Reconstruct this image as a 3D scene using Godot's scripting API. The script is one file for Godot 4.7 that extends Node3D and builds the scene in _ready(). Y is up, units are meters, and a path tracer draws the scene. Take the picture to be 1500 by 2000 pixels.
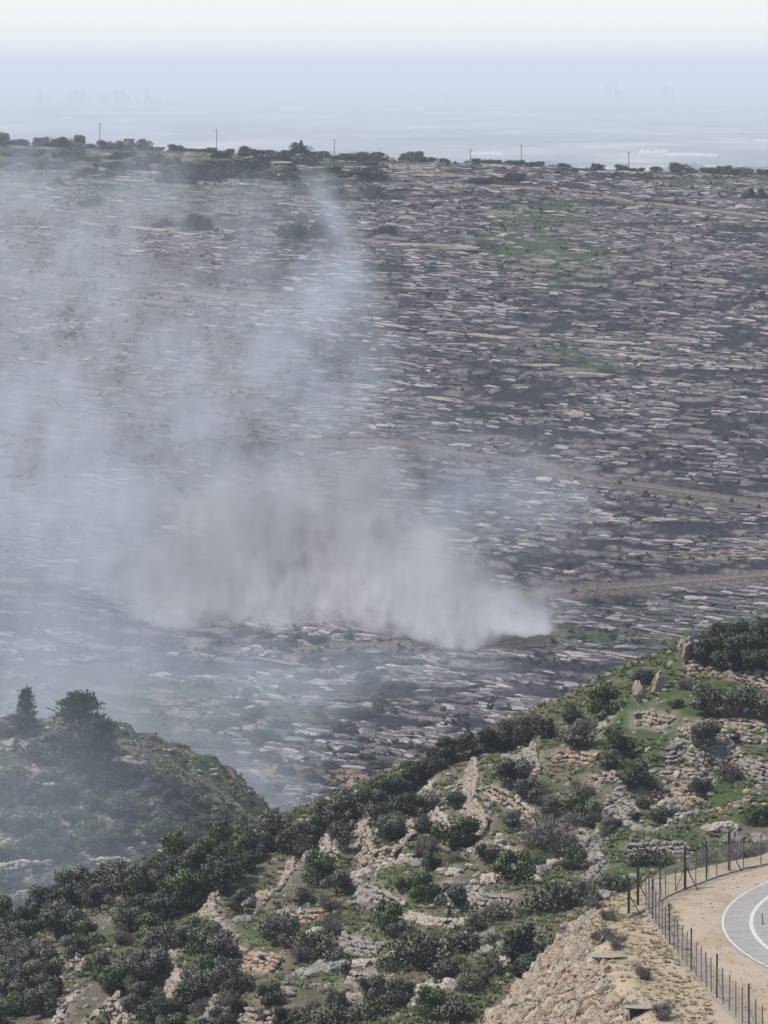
extends Node3D
# A burnt hillside seen through a long lens: smoke from a grass fire, terraced near slope, road bend, hazy plain.
# Lens: level camera with the frame shifted down. A photo pixel (1500 x 2000) is a direction; distance comes from the ground it meets.
const F := 7800.0       # focal length in photo pixels
const EYE := 224.0      # height of the camera above the plain
const HORIZON := 130.0   # photo row at eye level

var rng := RandomNumberGenerator.new()
var counts := {}
var mat := {}
var far_g := {}
var mid_g := {}
var near_g := {}
var bench_g := {}
var rock_meshes: Array = []
var slab_meshes: Array = []
var flag_meshes: Array = []
var crowns := {}
var trunks: Array = []

# ------------------------------------------------------------------ helpers
func numbered(called: String) -> String:
	var n: int = counts.get(called, 0)
	counts[called] = n + 1
	return called if n == 0 else "%s_%03d" % [called, n]

func tag(o: Node, label: String, category: String, group := "", kind := "") -> Node:
	if label: o.set_meta("label", label)
	if category: o.set_meta("category", category)
	if group: o.set_meta("group", group)
	if kind: o.set_meta("kind", kind)
	return o

func thing(called: String, at: Vector3, label: String, category: String, group := "") -> Node3D:
	var o := Node3D.new()
	o.name = numbered(called)
	add_child(o)
	o.position = at
	tag(o, label, category, group)
	return o

func part(called: String, mesh: Mesh, m: Material, parent: Node, t := Transform3D.IDENTITY) -> MeshInstance3D:
	var o := MeshInstance3D.new()
	o.name = called
	o.mesh = mesh
	o.set_surface_override_material(0, m)
	o.transform = t
	parent.add_child(o, true)
	return o

func at_px(px: float, py: float, d: float) -> Vector3:
	return Vector3((px - 750.0) / F * d, EYE - (py - HORIZON) / F * d, -d)

func smooth(a: float, b: float, x: float) -> float:
	var t := clampf((x - a) / (b - a), 0.0, 1.0)
	return t * t * (3.0 - 2.0 * t)

func lin(r: float, g: float, b: float) -> Color:
	return Color(r, g, b).linear_to_srgb()

func noise(seed_: int, freq: float, octaves := 3) -> FastNoiseLite:
	var n := FastNoiseLite.new()
	n.seed = seed_
	n.noise_type = FastNoiseLite.TYPE_SIMPLEX_SMOOTH
	n.frequency = freq
	n.fractal_octaves = octaves
	return n

# ------------------------------------------------------------------ height grids: x to the right, d = distance ahead (world z = -d)
func grid(x0: float, x1: float, d0: float, d1: float, dx: float, dd: float) -> Dictionary:
	var nx := int(round((x1 - x0) / dx)) + 1
	var nd := int(round((d1 - d0) / dd)) + 1
	var h := PackedFloat32Array(); h.resize(nx * nd)
	var c := PackedColorArray(); c.resize(nx * nd)
	return {"x0": x0, "d0": d0, "dx": dx, "dd": dd, "nx": nx, "nd": nd, "h": h, "c": c}

func height(g: Dictionary, x: float, d: float) -> float:
	var fx: float = clampf((x - g.x0) / g.dx, 0.0, g.nx - 1.001)
	var fd: float = clampf((d - g.d0) / g.dd, 0.0, g.nd - 1.001)
	var ix := int(fx); var iz := int(fd)
	var tx := fx - ix; var td := fd - iz
	var h: PackedFloat32Array = g.h
	var nx: int = g.nx
	var k := iz * nx + ix
	return lerpf(lerpf(h[k], h[k + 1], tx), lerpf(h[k + nx], h[k + nx + 1], tx), td)

func hit(g: Dictionary, px: float, py: float, d0: float, d1: float) -> Vector3:
	# first place where the sight line through that pixel meets the ground
	var u := (px - 750.0) / F
	var v := (py - HORIZON) / F
	var d := d0
	while d < d1:
		if EYE - v * d <= height(g, u * d, d):
			return Vector3(u * d, height(g, u * d, d), -d)
		d += 0.4
	return Vector3(u * d1, height(g, u * d1, d1), -d1)

func grid_mesh(g: Dictionary) -> ArrayMesh:
	var nx: int = g.nx
	var nd: int = g.nd
	var h: PackedFloat32Array = g.h
	var v := PackedVector3Array(); v.resize(nx * nd)
	var n := PackedVector3Array(); n.resize(nx * nd)
	var idx := PackedInt32Array(); idx.resize((nx - 1) * (nd - 1) * 6)
	var dx: float = g.dx
	var dd: float = g.dd
	var x0: float = g.x0
	var d0: float = g.d0
	for j in nd:
		for i in nx:
			var k: int = j * nx + i
			v[k] = Vector3(x0 + i * dx, h[k], -(d0 + j * dd))
			var hx := (h[k + (1 if i < nx - 1 else 0)] - h[k - (1 if i > 0 else 0)]) / (2.0 * dx)
			var hd := (h[k + (nx if j < nd - 1 else 0)] - h[k - (nx if j > 0 else 0)]) / (2.0 * dd)
			n[k] = Vector3(-hx, 1.0, hd).normalized()
	var p := 0
	for j in nd - 1:
		for i in nx - 1:
			var a := j * nx + i
			idx[p] = a; idx[p + 1] = a + nx; idx[p + 2] = a + 1
			idx[p + 3] = a + 1; idx[p + 4] = a + nx; idx[p + 5] = a + nx + 1
			p += 6
	var arr := []
	arr.resize(Mesh.ARRAY_MAX)
	arr[Mesh.ARRAY_VERTEX] = v
	arr[Mesh.ARRAY_NORMAL] = n
	arr[Mesh.ARRAY_COLOR] = g.c
	arr[Mesh.ARRAY_INDEX] = idx
	var m := ArrayMesh.new()
	m.add_surface_from_arrays(Mesh.PRIMITIVE_TRIANGLES, arr)
	return m

# ------------------------------------------------------------------ textures and materials
func grain(seed_: int, freq: float, lo: float, hi: float, octaves := 5) -> NoiseTexture2D:
	var t := NoiseTexture2D.new()
	t.width = 512; t.height = 512
	t.seamless = true
	t.noise = noise(seed_, freq, octaves)
	var r := Gradient.new()
	r.set_color(0, Color(lo, lo, lo)); r.set_color(1, Color(hi, hi, hi))
	t.color_ramp = r
	return t

func bump(seed_: int, freq: float, octaves := 5) -> NoiseTexture2D:
	var t := NoiseTexture2D.new()
	t.width = 512; t.height = 512
	t.seamless = true
	t.noise = noise(seed_, freq, octaves)
	return t

func ground_material(called: String, tex: Texture2D, scale: float, relief: Texture2D, cm: float) -> StandardMaterial3D:
	var m := StandardMaterial3D.new()
	m.resource_name = called
	m.vertex_color_use_as_albedo = true
	m.albedo_texture = tex
	m.uv1_triplanar = true
	m.uv1_world_triplanar = true
	m.uv1_scale = Vector3.ONE * scale
	m.roughness = 0.95
	m.metallic_specular = 0.2
	if relief:
		m.heightmap_enabled = true
		m.heightmap_texture = relief
		m.heightmap_scale = cm
	return m

func stone_material(called: String, c: Color, tex: Texture2D, relief: Texture2D, scale: float, cm: float, tinted := false) -> StandardMaterial3D:
	var m := ground_material(called, tex, scale, relief, cm)
	m.vertex_color_use_as_albedo = tinted
	m.albedo_color = c
	m.roughness = 0.9
	return m

func plain_material(called: String, c: Color, rough := 0.9) -> StandardMaterial3D:
	var m := StandardMaterial3D.new()
	m.resource_name = called
	m.albedo_color = c
	m.roughness = rough
	m.metallic_specular = 0.25
	return m

func leaf_material(called: String, through: Color) -> StandardMaterial3D:
	var m := StandardMaterial3D.new()
	m.resource_name = called
	m.vertex_color_use_as_albedo = true
	m.roughness = 0.8
	m.metallic_specular = 0.2
	m.cull_mode = BaseMaterial3D.CULL_DISABLED
	m.backlight_enabled = true
	m.backlight = through
	return m

func make_materials() -> void:
	var fine := grain(11, 0.02, 0.62, 1.0)
	var coarse := grain(12, 0.012, 0.55, 1.0)
	var rough := bump(13, 0.03)
	mat.far = ground_material("burnt_ground", coarse, 0.11, rough, 25.0)
	mat.near = ground_material("rough_pasture", fine, 0.35, rough, 8.0)
	mat.bench = ground_material("sandy_gravel", grain(14, 0.03, 0.82, 1.0), 0.45, rough, 1.5)
	mat.plain = ground_material("farmland", coarse, 0.0004, null, 0.0)
	mat.stone = [
		stone_material("beige_limestone", lin(0.37, 0.31, 0.245), fine, rough, 0.6, 7.0),
		stone_material("grey_limestone", lin(0.31, 0.285, 0.255), fine, rough, 0.7, 7.0),
		stone_material("pale_limestone", lin(0.43, 0.375, 0.31), fine, rough, 0.5, 7.0),
		stone_material("ochre_limestone", lin(0.4, 0.295, 0.205), fine, rough, 0.6, 7.0),
		stone_material("dark_limestone", lin(0.2, 0.185, 0.17), fine, rough, 0.6, 7.0)]
	mat.far_stone = stone_material("weathered_limestone", Color.WHITE, coarse, rough, 0.35, 12.0, true)
	mat.ledge = [
		stone_material("pinkish_ledge_limestone", lin(0.36, 0.31, 0.275), coarse, rough, 0.3, 12.0),
		stone_material("grey_ledge_limestone", lin(0.29, 0.265, 0.25), coarse, rough, 0.3, 12.0)]
	mat.leaf = leaf_material("foliage", lin(0.25, 0.3, 0.15))
	mat.bark = plain_material("bark", lin(0.06, 0.05, 0.042))
	mat.steel = plain_material("dark_steel", lin(0.03, 0.026, 0.024), 0.6)
	mat.rust = plain_material("rusty_steel", lin(0.09, 0.065, 0.05), 0.8)
	mat.wire = plain_material("galvanised_wire", lin(0.2, 0.19, 0.18), 0.6)
	mat.concrete = stone_material("concrete", lin(0.36, 0.31, 0.25), fine, rough, 0.8, 2.0)
	mat.asphalt = stone_material("worn_asphalt", lin(0.25, 0.235, 0.212), grain(15, 0.01, 0.88, 1.0, 6), rough, 0.2, 0.4)
	mat.paint = stone_material("white_road_paint", lin(0.6, 0.58, 0.53), fine, rough, 0.9, 0.4)
	mat.track = stone_material("dirt_track", lin(0.165, 0.135, 0.118), coarse, rough, 0.2, 8.0)
	mat.hill_track = stone_material("pale_dirt_track", lin(0.25, 0.205, 0.16), coarse, rough, 0.2, 8.0)
	mat.wood = plain_material("grey_timber", lin(0.11, 0.1, 0.09))
	mat.tower = plain_material("tower_concrete", lin(0.16, 0.17, 0.18))
	mat.white = plain_material("white_sheet", lin(0.6, 0.6, 0.58))
	mat.blue = plain_material("blue_plastic", lin(0.03, 0.07, 0.3), 0.5)

# ------------------------------------------------------------------ shapes
func flat_mesh(tris: PackedVector3Array, cols := PackedColorArray(), outward := PackedVector3Array()) -> ArrayMesh:
	var n := PackedVector3Array(); n.resize(tris.size())
	for k in range(0, tris.size(), 3):
		var f := (tris[k + 2] - tris[k]).cross(tris[k + 1] - tris[k]).normalized()
		if outward.size():
			f = (outward[k] + (f if f.dot(outward[k]) > 0.0 else -f) * 0.45).normalized()
		n[k] = f; n[k + 1] = f; n[k + 2] = f
	var arr := []
	arr.resize(Mesh.ARRAY_MAX)
	arr[Mesh.ARRAY_VERTEX] = tris
	arr[Mesh.ARRAY_NORMAL] = n
	if cols.size(): arr[Mesh.ARRAY_COLOR] = cols
	var m := ArrayMesh.new()
	m.add_surface_from_arrays(Mesh.PRIMITIVE_TRIANGLES, arr)
	return m

func icosphere(levels: int) -> Array:
	var t := (1.0 + sqrt(5.0)) / 2.0
	var v := []
	for p in [[-1, t, 0], [1, t, 0], [-1, -t, 0], [1, -t, 0], [0, -1, t], [0, 1, t], [0, -1, -t], [0, 1, -t], [t, 0, -1], [t, 0, 1], [-t, 0, -1], [-t, 0, 1]]:
		v.append(Vector3(p[0], p[1], p[2]).normalized())
	var f := [[0, 11, 5], [0, 5, 1], [0, 1, 7], [0, 7, 10], [0, 10, 11], [1, 5, 9], [5, 11, 4], [11, 10, 2], [10, 7, 6], [7, 1, 8], [3, 9, 4], [3, 4, 2], [3, 2, 6], [3, 6, 8], [3, 8, 9], [4, 9, 5], [2, 4, 11], [6, 2, 10], [8, 6, 7], [9, 8, 1]]
	for l in levels:
		var mids := {}
		var g := []
		for tri in f:
			var m := []
			for e in 3:
				var a: int = tri[e]; var b: int = tri[(e + 1) % 3]
				var key := Vector2i(mini(a, b), maxi(a, b))
				if not mids.has(key):
					mids[key] = v.size()
					v.append(((v[a] + v[b]) * 0.5).normalized())
				m.append(mids[key])
			g.append([tri[0], m[0], m[2]]); g.append([tri[1], m[1], m[0]]); g.append([tri[2], m[2], m[1]]); g.append([m[0], m[1], m[2]])
		f = g
	return [v, f]

func rock_mesh(seed_: int, levels: int, squareness: float, lump: float) -> ArrayMesh:
	# a broken stone: a sphere pushed towards a box, cut by a few planes, roughened; about 1 m across
	var s := icosphere(levels)
	var n := noise(seed_, 0.9, 3)
	var r := RandomNumberGenerator.new(); r.seed = seed_
	var cuts := []
	for k in 5:
		cuts.append([Vector3(r.randfn(), r.randfn(), r.randfn()).normalized(), r.randf_range(0.34, 0.46)])
	var v := []
	for p: Vector3 in s[0]:
		var b := p / maxf(absf(p.x), maxf(absf(p.y), absf(p.z)))
		var q := p.lerp(b * 0.8, squareness) * 0.5 * (1.0 + lump * n.get_noise_3dv(p * 2.0))
		for c in cuts:
			var over: float = q.dot(c[0]) - c[1]
			if over > 0.0: q -= c[0] * over
		v.append(q)
	var tris := PackedVector3Array()
	for f in s[1]:
		tris.append(v[f[0]]); tris.append(v[f[2]]); tris.append(v[f[1]])
	return flat_mesh(tris)

func tube(tris: PackedVector3Array, pts: Array, radii: Array, sides := 6) -> void:
	var rings := []
	for k in pts.size():
		var dir: Vector3 = (pts[mini(k + 1, pts.size() - 1)] - pts[maxi(k - 1, 0)]).normalized()
		var a := dir.cross(Vector3.RIGHT if absf(dir.x) < 0.8 else Vector3.FORWARD).normalized()
		var b := dir.cross(a)
		var ring := []
		for s in sides:
			var w := TAU * s / sides
			ring.append(pts[k] + (a * cos(w) + b * sin(w)) * radii[k])
		rings.append(ring)
	for k in pts.size() - 1:
		for s in sides:
			var t := (s + 1) % sides
			for p in [rings[k][s], rings[k][t], rings[k + 1][s], rings[k][t], rings[k + 1][t], rings[k + 1][s]]:
				tris.append(p)
	for s in range(1, sides - 1):
		for p in [rings[-1][0], rings[-1][s], rings[-1][s + 1], rings[0][0], rings[0][s + 1], rings[0][s]]:
			tris.append(p)

func box(tris: PackedVector3Array, lo: Vector3, hi: Vector3) -> void:
	var c := []
	for k in 8:
		c.append(Vector3(hi.x if k & 1 else lo.x, hi.y if k & 2 else lo.y, hi.z if k & 4 else lo.z))
	for q in [[0, 2, 3, 1], [4, 5, 7, 6], [0, 4, 6, 2], [1, 3, 7, 5], [2, 6, 7, 3], [0, 1, 5, 4]]:
		for k in [0, 2, 1, 0, 3, 2]:
			tris.append(c[q[k]])

func crown_mesh(seed_: int, col: Color, vary: float, lobes: int, leaves: int, leaf: float, flat: float, twiggy := false) -> ArrayMesh:
	# a crown about 1 m wide: leaf sprays spread through overlapping lobes, base near y = 0
	var r := RandomNumberGenerator.new(); r.seed = seed_
	var L := []
	for k in lobes:
		var a := r.randf() * TAU
		var rr := sqrt(r.randf()) * 0.33
		L.append([Vector3(cos(a) * rr, (0.2 + 0.5 * r.randf()) * flat, sin(a) * rr), r.randf_range(0.13, 0.25)])
	var tris := PackedVector3Array()
	var cols := PackedColorArray()
	var out := PackedVector3Array()
	for k in leaves:
		var l: Array = L[r.randi() % L.size()]
		var dir := Vector3(r.randfn(), r.randfn(), r.randfn()).normalized()
		var rad: float = l[1] * pow(r.randf(), 0.35)
		if r.randf() < 0.08: rad *= r.randf_range(1.0, 1.35)
		var p: Vector3 = l[0] + dir * Vector3(1.0, 0.85, 1.0) * rad
		if p.y < 0.02: p.y = 0.02 + r.randf() * 0.05
		var s := leaf * r.randf_range(0.6, 1.4)
		var u := (dir + Vector3(r.randfn(), r.randfn() + 0.5, r.randfn()) * 0.7).normalized()
		var w := u.cross(Vector3(r.randfn(), r.randfn(), r.randfn())).normalized()
		if twiggy: w *= 0.22; u *= 1.9
		else: w *= 0.6
		var b := 1.0 + vary * r.randf_range(-1.0, 1.0)
		var c := Color(col.r * b, col.g * b * r.randf_range(0.92, 1.08), col.b * b)
		for q in [p - u * s * 0.5, p + w * s * 0.5, p + u * s * 0.5, p - u * s * 0.5, p + u * s * 0.5, p - w * s * 0.5]:
			tris.append(q); cols.append(c); out.append(dir)
	return flat_mesh(tris, cols, PackedVector3Array() if twiggy else out)

func pine_mesh(seed_: int, col: Color, wide: bool) -> ArrayMesh:
	# tiers of drooping branch sprays, about 1 m tall
	var r := RandomNumberGenerator.new(); r.seed = seed_
	var tris := PackedVector3Array()
	var cols := PackedColorArray()
	for k in 70:
		var y := r.randf_range(0.12, 0.97)
		var reach := (0.42 if wide else 0.33) * pow(1.02 - y, 0.55 if wide else 0.7) * r.randf_range(0.6, 1.25)
		var a := r.randf() * TAU
		var tip := Vector3(cos(a) * reach, y + reach * 0.25, sin(a) * reach)
		for q in 80:
			var t := pow(r.randf(), 0.6)
			var p := Vector3(0, y, 0).lerp(tip, t) + Vector3(r.randfn(), r.randfn() * 0.7, r.randfn()) * 0.035
			var u := Vector3(cos(a) + r.randfn() * 0.5, 0.5 + r.randfn() * 0.5, sin(a) + r.randfn() * 0.5).normalized()
			var w := u.cross(Vector3(r.randfn(), r.randfn(), r.randfn())).normalized() * 0.4
			var s := 0.045 * r.randf_range(0.6, 1.4)
			var b := r.randf_range(0.7, 1.3)
			for z in [p - u * s * 0.5, p + w * s * 0.5, p + u * s * 0.5, p - u * s * 0.5, p + u * s * 0.5, p - w * s * 0.5]:
				tris.append(z); cols.append(Color(col.r * b, col.g * b, col.b * b))
	return flat_mesh(tris, cols)

func trunk_mesh(seed_: int, limbs: int) -> ArrayMesh:
	var r := RandomNumberGenerator.new(); r.seed = seed_
	var tris := PackedVector3Array()
	var bend := Vector3(r.randfn() * 0.05, 0, r.randfn() * 0.05)
	var fork := Vector3(0, 0.24, 0) + bend
	tube(tris, [Vector3(0, -0.1, 0), Vector3(0, 0.02, 0), Vector3(0, 0.12, 0) + bend * 0.7, fork], [0.06, 0.05, 0.038, 0.032])
	for k in limbs:
		var a := TAU * k / limbs + r.randf()
		var out := Vector3(cos(a), 0, sin(a))
		tube(tris, [fork - Vector3(0, 0.02, 0), fork + out * 0.1 + Vector3(0, 0.12, 0), fork + out * 0.24 + Vector3(0, 0.27 + r.randf() * 0.1, 0)], [0.026, 0.018, 0.007], 5)
	return flat_mesh(tris)

func make_shapes() -> void:
	for k in 7: rock_meshes.append(rock_mesh(100 + k, 1, 0.45, 0.5))
	for k in 5: slab_meshes.append(rock_mesh(200 + k, 2, 0.6, 0.55))
	for k in 3: flag_meshes.append(rock_mesh(240 + k, 1, 1.0, 0.3))
	crowns = {"olive": [], "green": [], "dark": [], "bare": [], "scrub": [], "pine": [], "burnt": []}
	for k in 5: crowns.olive.append(crown_mesh(300 + k, Color(0.14, 0.148, 0.124), 0.25, 10, 4200, 0.05, 0.8))
	for k in 4: crowns.green.append(crown_mesh(320 + k, Color(0.105, 0.14, 0.072), 0.25, 9, 4000, 0.05, 0.85))
	for k in 4: crowns.dark.append(crown_mesh(340 + k, Color(0.085, 0.094, 0.078), 0.28, 11, 4200, 0.05, 0.9))
	for k in 3: crowns.bare.append(crown_mesh(360 + k, Color(0.125, 0.105, 0.1), 0.35, 9, 2000, 0.06, 0.7, true))
	for k in 4: crowns.scrub.append(crown_mesh(380 + k, Color(0.13, 0.134, 0.106), 0.28, 13, 3600, 0.05, 0.45))
	for k in 3: crowns.pine.append(pine_mesh(400 + k, Color(0.035, 0.045, 0.03), k != 0))
	for k in 3: crowns.burnt.append(crown_mesh(420 + k, Color(0.035, 0.036, 0.034), 0.3, 7, 700, 0.11, 0.8))
	for k in 4: trunks.append(trunk_mesh(440 + k, 3 + k % 2))

# ------------------------------------------------------------------ terrain
func profile(s: float) -> float:
	# height below the eye along the far slope, from the rows that its strata take in the photograph
	const S := [520.0, 600.0, 650.0, 715.0, 755.0, 790.0, 830.0, 900.0, 985.0, 1070.0, 1170.0, 1290.0, 1385.0, 1420.0, 1500.0, 1800.0]
	const Y := [-153.5, -153.0, -152.0, -150.5, -149.0, -146.0, -142.5, -137.0, -118.7, -101.5, -81.5, -57.5, -46.3, -46.3, -60.0, -140.0]
	var k := 0
	while k < S.size() - 2 and s > S[k + 1]: k += 1
	var t := clampf((s - S[k]) / (S[k + 1] - S[k]), 0.0, 1.0)
	var m0: float = (Y[k + 1] - Y[maxi(k - 1, 0)]) / (S[k + 1] - S[maxi(k - 1, 0)])
	var m1: float = (Y[mini(k + 2, S.size() - 1)] - Y[k]) / (S[mini(k + 2, S.size() - 1)] - S[k])
	var w: float = S[k + 1] - S[k]
	var t2 := t * t
	var t3 := t2 * t
	return (2 * t3 - 3 * t2 + 1) * Y[k] + (t3 - 2 * t2 + t) * w * m0 + (-2 * t3 + 3 * t2) * Y[k + 1] + (t3 - t2) * w * m1

func far_base(x: float, d: float) -> float:
	return EYE + profile(d + 0.35 * x) + 0.008974 * d - 0.03 * x

func patch(x: float, d: float, cx: float, cd: float, rx: float, rd: float) -> float:
	var a := (x - cx) / rx
	var b := (d - cd) / rd
	return exp(-(a * a + b * b))

func build_far_hill() -> void:
	far_g = grid(-190.0, 190.0, 590.0, 1490.0, 1.2, 1.0)
	var big := noise(1, 0.008, 3)
	var band := noise(2, 0.03, 3)
	var fine := noise(3, 0.11, 3)
	var tint := noise(4, 0.02, 4)
	var nx: int = far_g.nx
	var h: PackedFloat32Array = far_g.h
	var c: PackedColorArray = far_g.c
	# lower ground first without strata, so that tracks can be laid on it
	for j in far_g.nd:
		var d: float = far_g.d0 + j * far_g.dd
		for i in nx:
			var x: float = far_g.x0 + i * far_g.dx
			h[j * nx + i] = far_base(x, d) + 2.2 * big.get_noise_2d(x, d) * smooth(1440.0, 1330.0, d + 0.35 * x)
	far_g.h = h
	var soft := PackedFloat32Array(); soft.resize(h.size())
	var tracks := [
		[[955, 362], [1030, 368], [1100, 377], [1180, 384], [1250, 397], [1330, 405], [1400, 413], [1500, 427], [1560, 436]],
		[[590, 868], [700, 862], [800, 868], [880, 884], [960, 893], [1050, 905], [1110, 925], [1180, 940], [1300, 957], [1400, 972], [1500, 990], [1570, 1003]],
		[[850, 1172], [950, 1166], [1050, 1160], [1150, 1152], [1250, 1145], [1350, 1136], [1500, 1124], [1570, 1120]],
		[[790, 322], [850, 318], [905, 314], [980, 316]],
		[[600, 1268], [700, 1262], [800, 1264], [900, 1266], [1000, 1256], [1090, 1241]]]
	var lines := []
	for t in tracks:
		var line := []
		for p in t:
			line.append(hit(far_g, p[0], p[1], 620.0, 1470.0))
		lines.append(line)
		for k in line.size() - 1:
			var a: Vector3 = line[k]; var b: Vector3 = line[k + 1]
			var n := int(a.distance_to(b) / 0.6) + 1
			for q in n:
				var m := a.lerp(b, float(q) / n)
				var ci := int((m.x - far_g.x0) / far_g.dx); var cj := int((-m.z - far_g.d0) / far_g.dd)
				for jj in range(maxi(cj - 5, 0), mini(cj + 6, far_g.nd)):
					for ii in range(maxi(ci - 4, 0), mini(ci + 5, nx)):
						var dist := Vector2(far_g.x0 + ii * far_g.dx - m.x, far_g.d0 + jj * far_g.dd + m.z).length()
						var k2: int = jj * nx + ii
						soft[k2] = maxf(soft[k2], smooth(5.0, 2.6, dist))
	far_g.soft = soft
	var earth := hit(far_g, 690.0, 1528.0, 620.0, 1000.0)
	var earth2 := hit(far_g, 540.0, 1505.0, 620.0, 1000.0)
	var flat_h := h.duplicate()
	var phase := PackedFloat32Array(); phase.resize(h.size())
	for j in far_g.nd:
		var d: float = far_g.d0 + j * far_g.dd
		for i in nx:
			var x: float = far_g.x0 + i * far_g.dx
			var k: int = j * nx + i
			var s := d + 0.35 * x
			var y := h[k]
			# limestone strata: steps that follow the bedding, dipping to the right
			var bn := band.get_noise_2d(x * 0.35, d)
			var q := (y - EYE + 0.05 * x + 1.0 * bn + 0.5 * fine.get_noise_2d(x * 0.4, d)) / 1.25
			var fr := q - floorf(q)
			var step := 1.25 * (smooth(0.6, 0.9, fr) - fr)
			var amount := (0.8 + 0.4 * big.get_noise_2d(x * 3.0 + 90.0, d * 3.0)) * (1.0 - soft[k])
			h[k] = y + step * amount + 0.25 * fine.get_noise_2d(x * 1.7, d * 1.7) * (1.0 - soft[k])
			# what the ground is made of: char, ash-brown soil, grass, bare rock on the risers
			var tn := tint.get_noise_2d(x * 0.7, d * 1.6)
			var tn2 := tint.get_noise_2d(x * 2.5 + 300.0, d * 5.0)
			var fn := fine.get_noise_2d(x * 1.2 + 50.0, d * 2.4)
			var col := Color(0.026, 0.026, 0.033).lerp(Color(0.062, 0.056, 0.062), smooth(-0.15, 0.45, tn2 + 0.5 * fn))
			var unburnt := smooth(-20.0, -55.0, x + 26.0 * tn + (d - 1150.0) * 0.06) * smooth(880.0, 960.0, s) * smooth(1335.0, 1270.0, s)
			col = col.lerp(Color(0.15, 0.12, 0.108).lerp(Color(0.1, 0.088, 0.078), smooth(-0.2, 0.3, tn2)), unburnt * 0.8)
			var green := maxf(patch(x, d, 55.0, 1245.0, 26.0, 55.0), maxf(patch(x, d, 62.0, 1120.0, 22.0, 30.0) * 0.7, patch(x, d, 112.0, 1330.0, 34.0, 24.0)))
			green = maxf(green, patch(x, d, -85.0, 1385.0, 110.0, 75.0))
			green = maxf(green, patch(x, d, 130.0, 1235.0, 14.0, 40.0) * 0.9)
			green = maxf(green, patch(x, d, 62.0, 905.0, 40.0, 12.0))
			green = maxf(green, smooth(880.0, 830.0, s) * smooth(12.0, -30.0, x) * 0.75)
			green = maxf(green, smooth(720.0, 690.0, s) * 0.8)
			col = col.lerp(Color(0.048, 0.085, 0.036).lerp(Color(0.078, 0.095, 0.05), smooth(-0.3, 0.3, fn)), smooth(0.22, 0.6, green + 0.4 * tn2 + 0.25 * fn) * 0.9)
			var bare := patch(x, d, 5.0, 1372.0, 22.0, 22.0) + patch(x, d, 20.0, 1335.0, 16.0, 14.0) * 0.8 + patch(x, d, 122.0, 1375.0, 60.0, 22.0) * 0.5
			col = col.lerp(Color(0.27, 0.215, 0.17), smooth(0.45, 0.8, bare + 0.5 * tn2 + 0.2 * fn))
			var red := patch(x, d, earth.x, -earth.z, 6.0, 12.0) + patch(x, d, earth2.x, -earth2.z, 9.0, 10.0) * 0.8 + patch(x, d, 85.0, 945.0, 40.0, 4.0) * 0.8
			col = col.lerp(Color(0.3, 0.205, 0.145), smooth(0.4, 0.8, red + 0.4 * fn))
			phase[k] = fr
			var rock := 0.75 * smooth(0.55, 0.66, fr) * smooth(1.0, 0.9, fr) * smooth(0.02, 0.22, bn * 0.5 + fn * 0.6 + tn2 * 0.5 + 0.04)
			col = col.lerp(Color(0.25, 0.22, 0.2), rock * 0.85 * (1.0 - soft[k]))
			col = col.lerp(Color(0.2, 0.16, 0.13), soft[k] * 0.6)
			c[k] = col
	far_g.h = h
	far_g.c = c
	far_g.phase = phase
	far_g.flat = flat_h
	var o := part("burnt_hillside", grid_mesh(far_g), mat.far, self)
	tag(o, "", "", "", "structure")
	var names := ["hilltop_track", "dirt_track", "reddish_dirt_track", "ridge_track", "field_edge_track"]
	var widths := [1.6, 1.1, 0.9, 0.9, 0.7]
	for k in lines.size():
		var keep: Dictionary = far_g.duplicate()
		keep.h = flat_h
		var ribbon := part(names[k], ribbon_mesh(lines[k], widths[k], keep, 0.12), mat.hill_track if k == 0 else mat.track, self)
		tag(ribbon, "", "", "", "structure")

func ribbon_mesh(line: Array, half: float, g: Dictionary, lift: float) -> ArrayMesh:
	var pts := []
	for k in line.size() - 1:
		var a: Vector3 = line[k]; var b: Vector3 = line[k + 1]
		var n := int(a.distance_to(b) / 1.2) + 1
		for q in n: pts.append(a.lerp(b, float(q) / n))
	var tris := PackedVector3Array()
	var left := []; var right := []
	for k in pts.size():
		var dir: Vector3 = pts[mini(k + 1, pts.size() - 1)] - pts[maxi(k - 1, 0)]
		var side := Vector3(-dir.z, 0, dir.x).normalized() * half * rng.randf_range(0.75, 1.25)
		for e in [[left, side], [right, -side]]:
			var p: Vector3 = pts[k] + e[1]
			p.y = height(g, p.x, -p.z) + lift
			e[0].append(p)
	for k in pts.size() - 1:
		for p in [left[k], right[k], left[k + 1], right[k], right[k + 1], left[k + 1]]: tris.append(p)
	return flat_mesh(tris)

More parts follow.
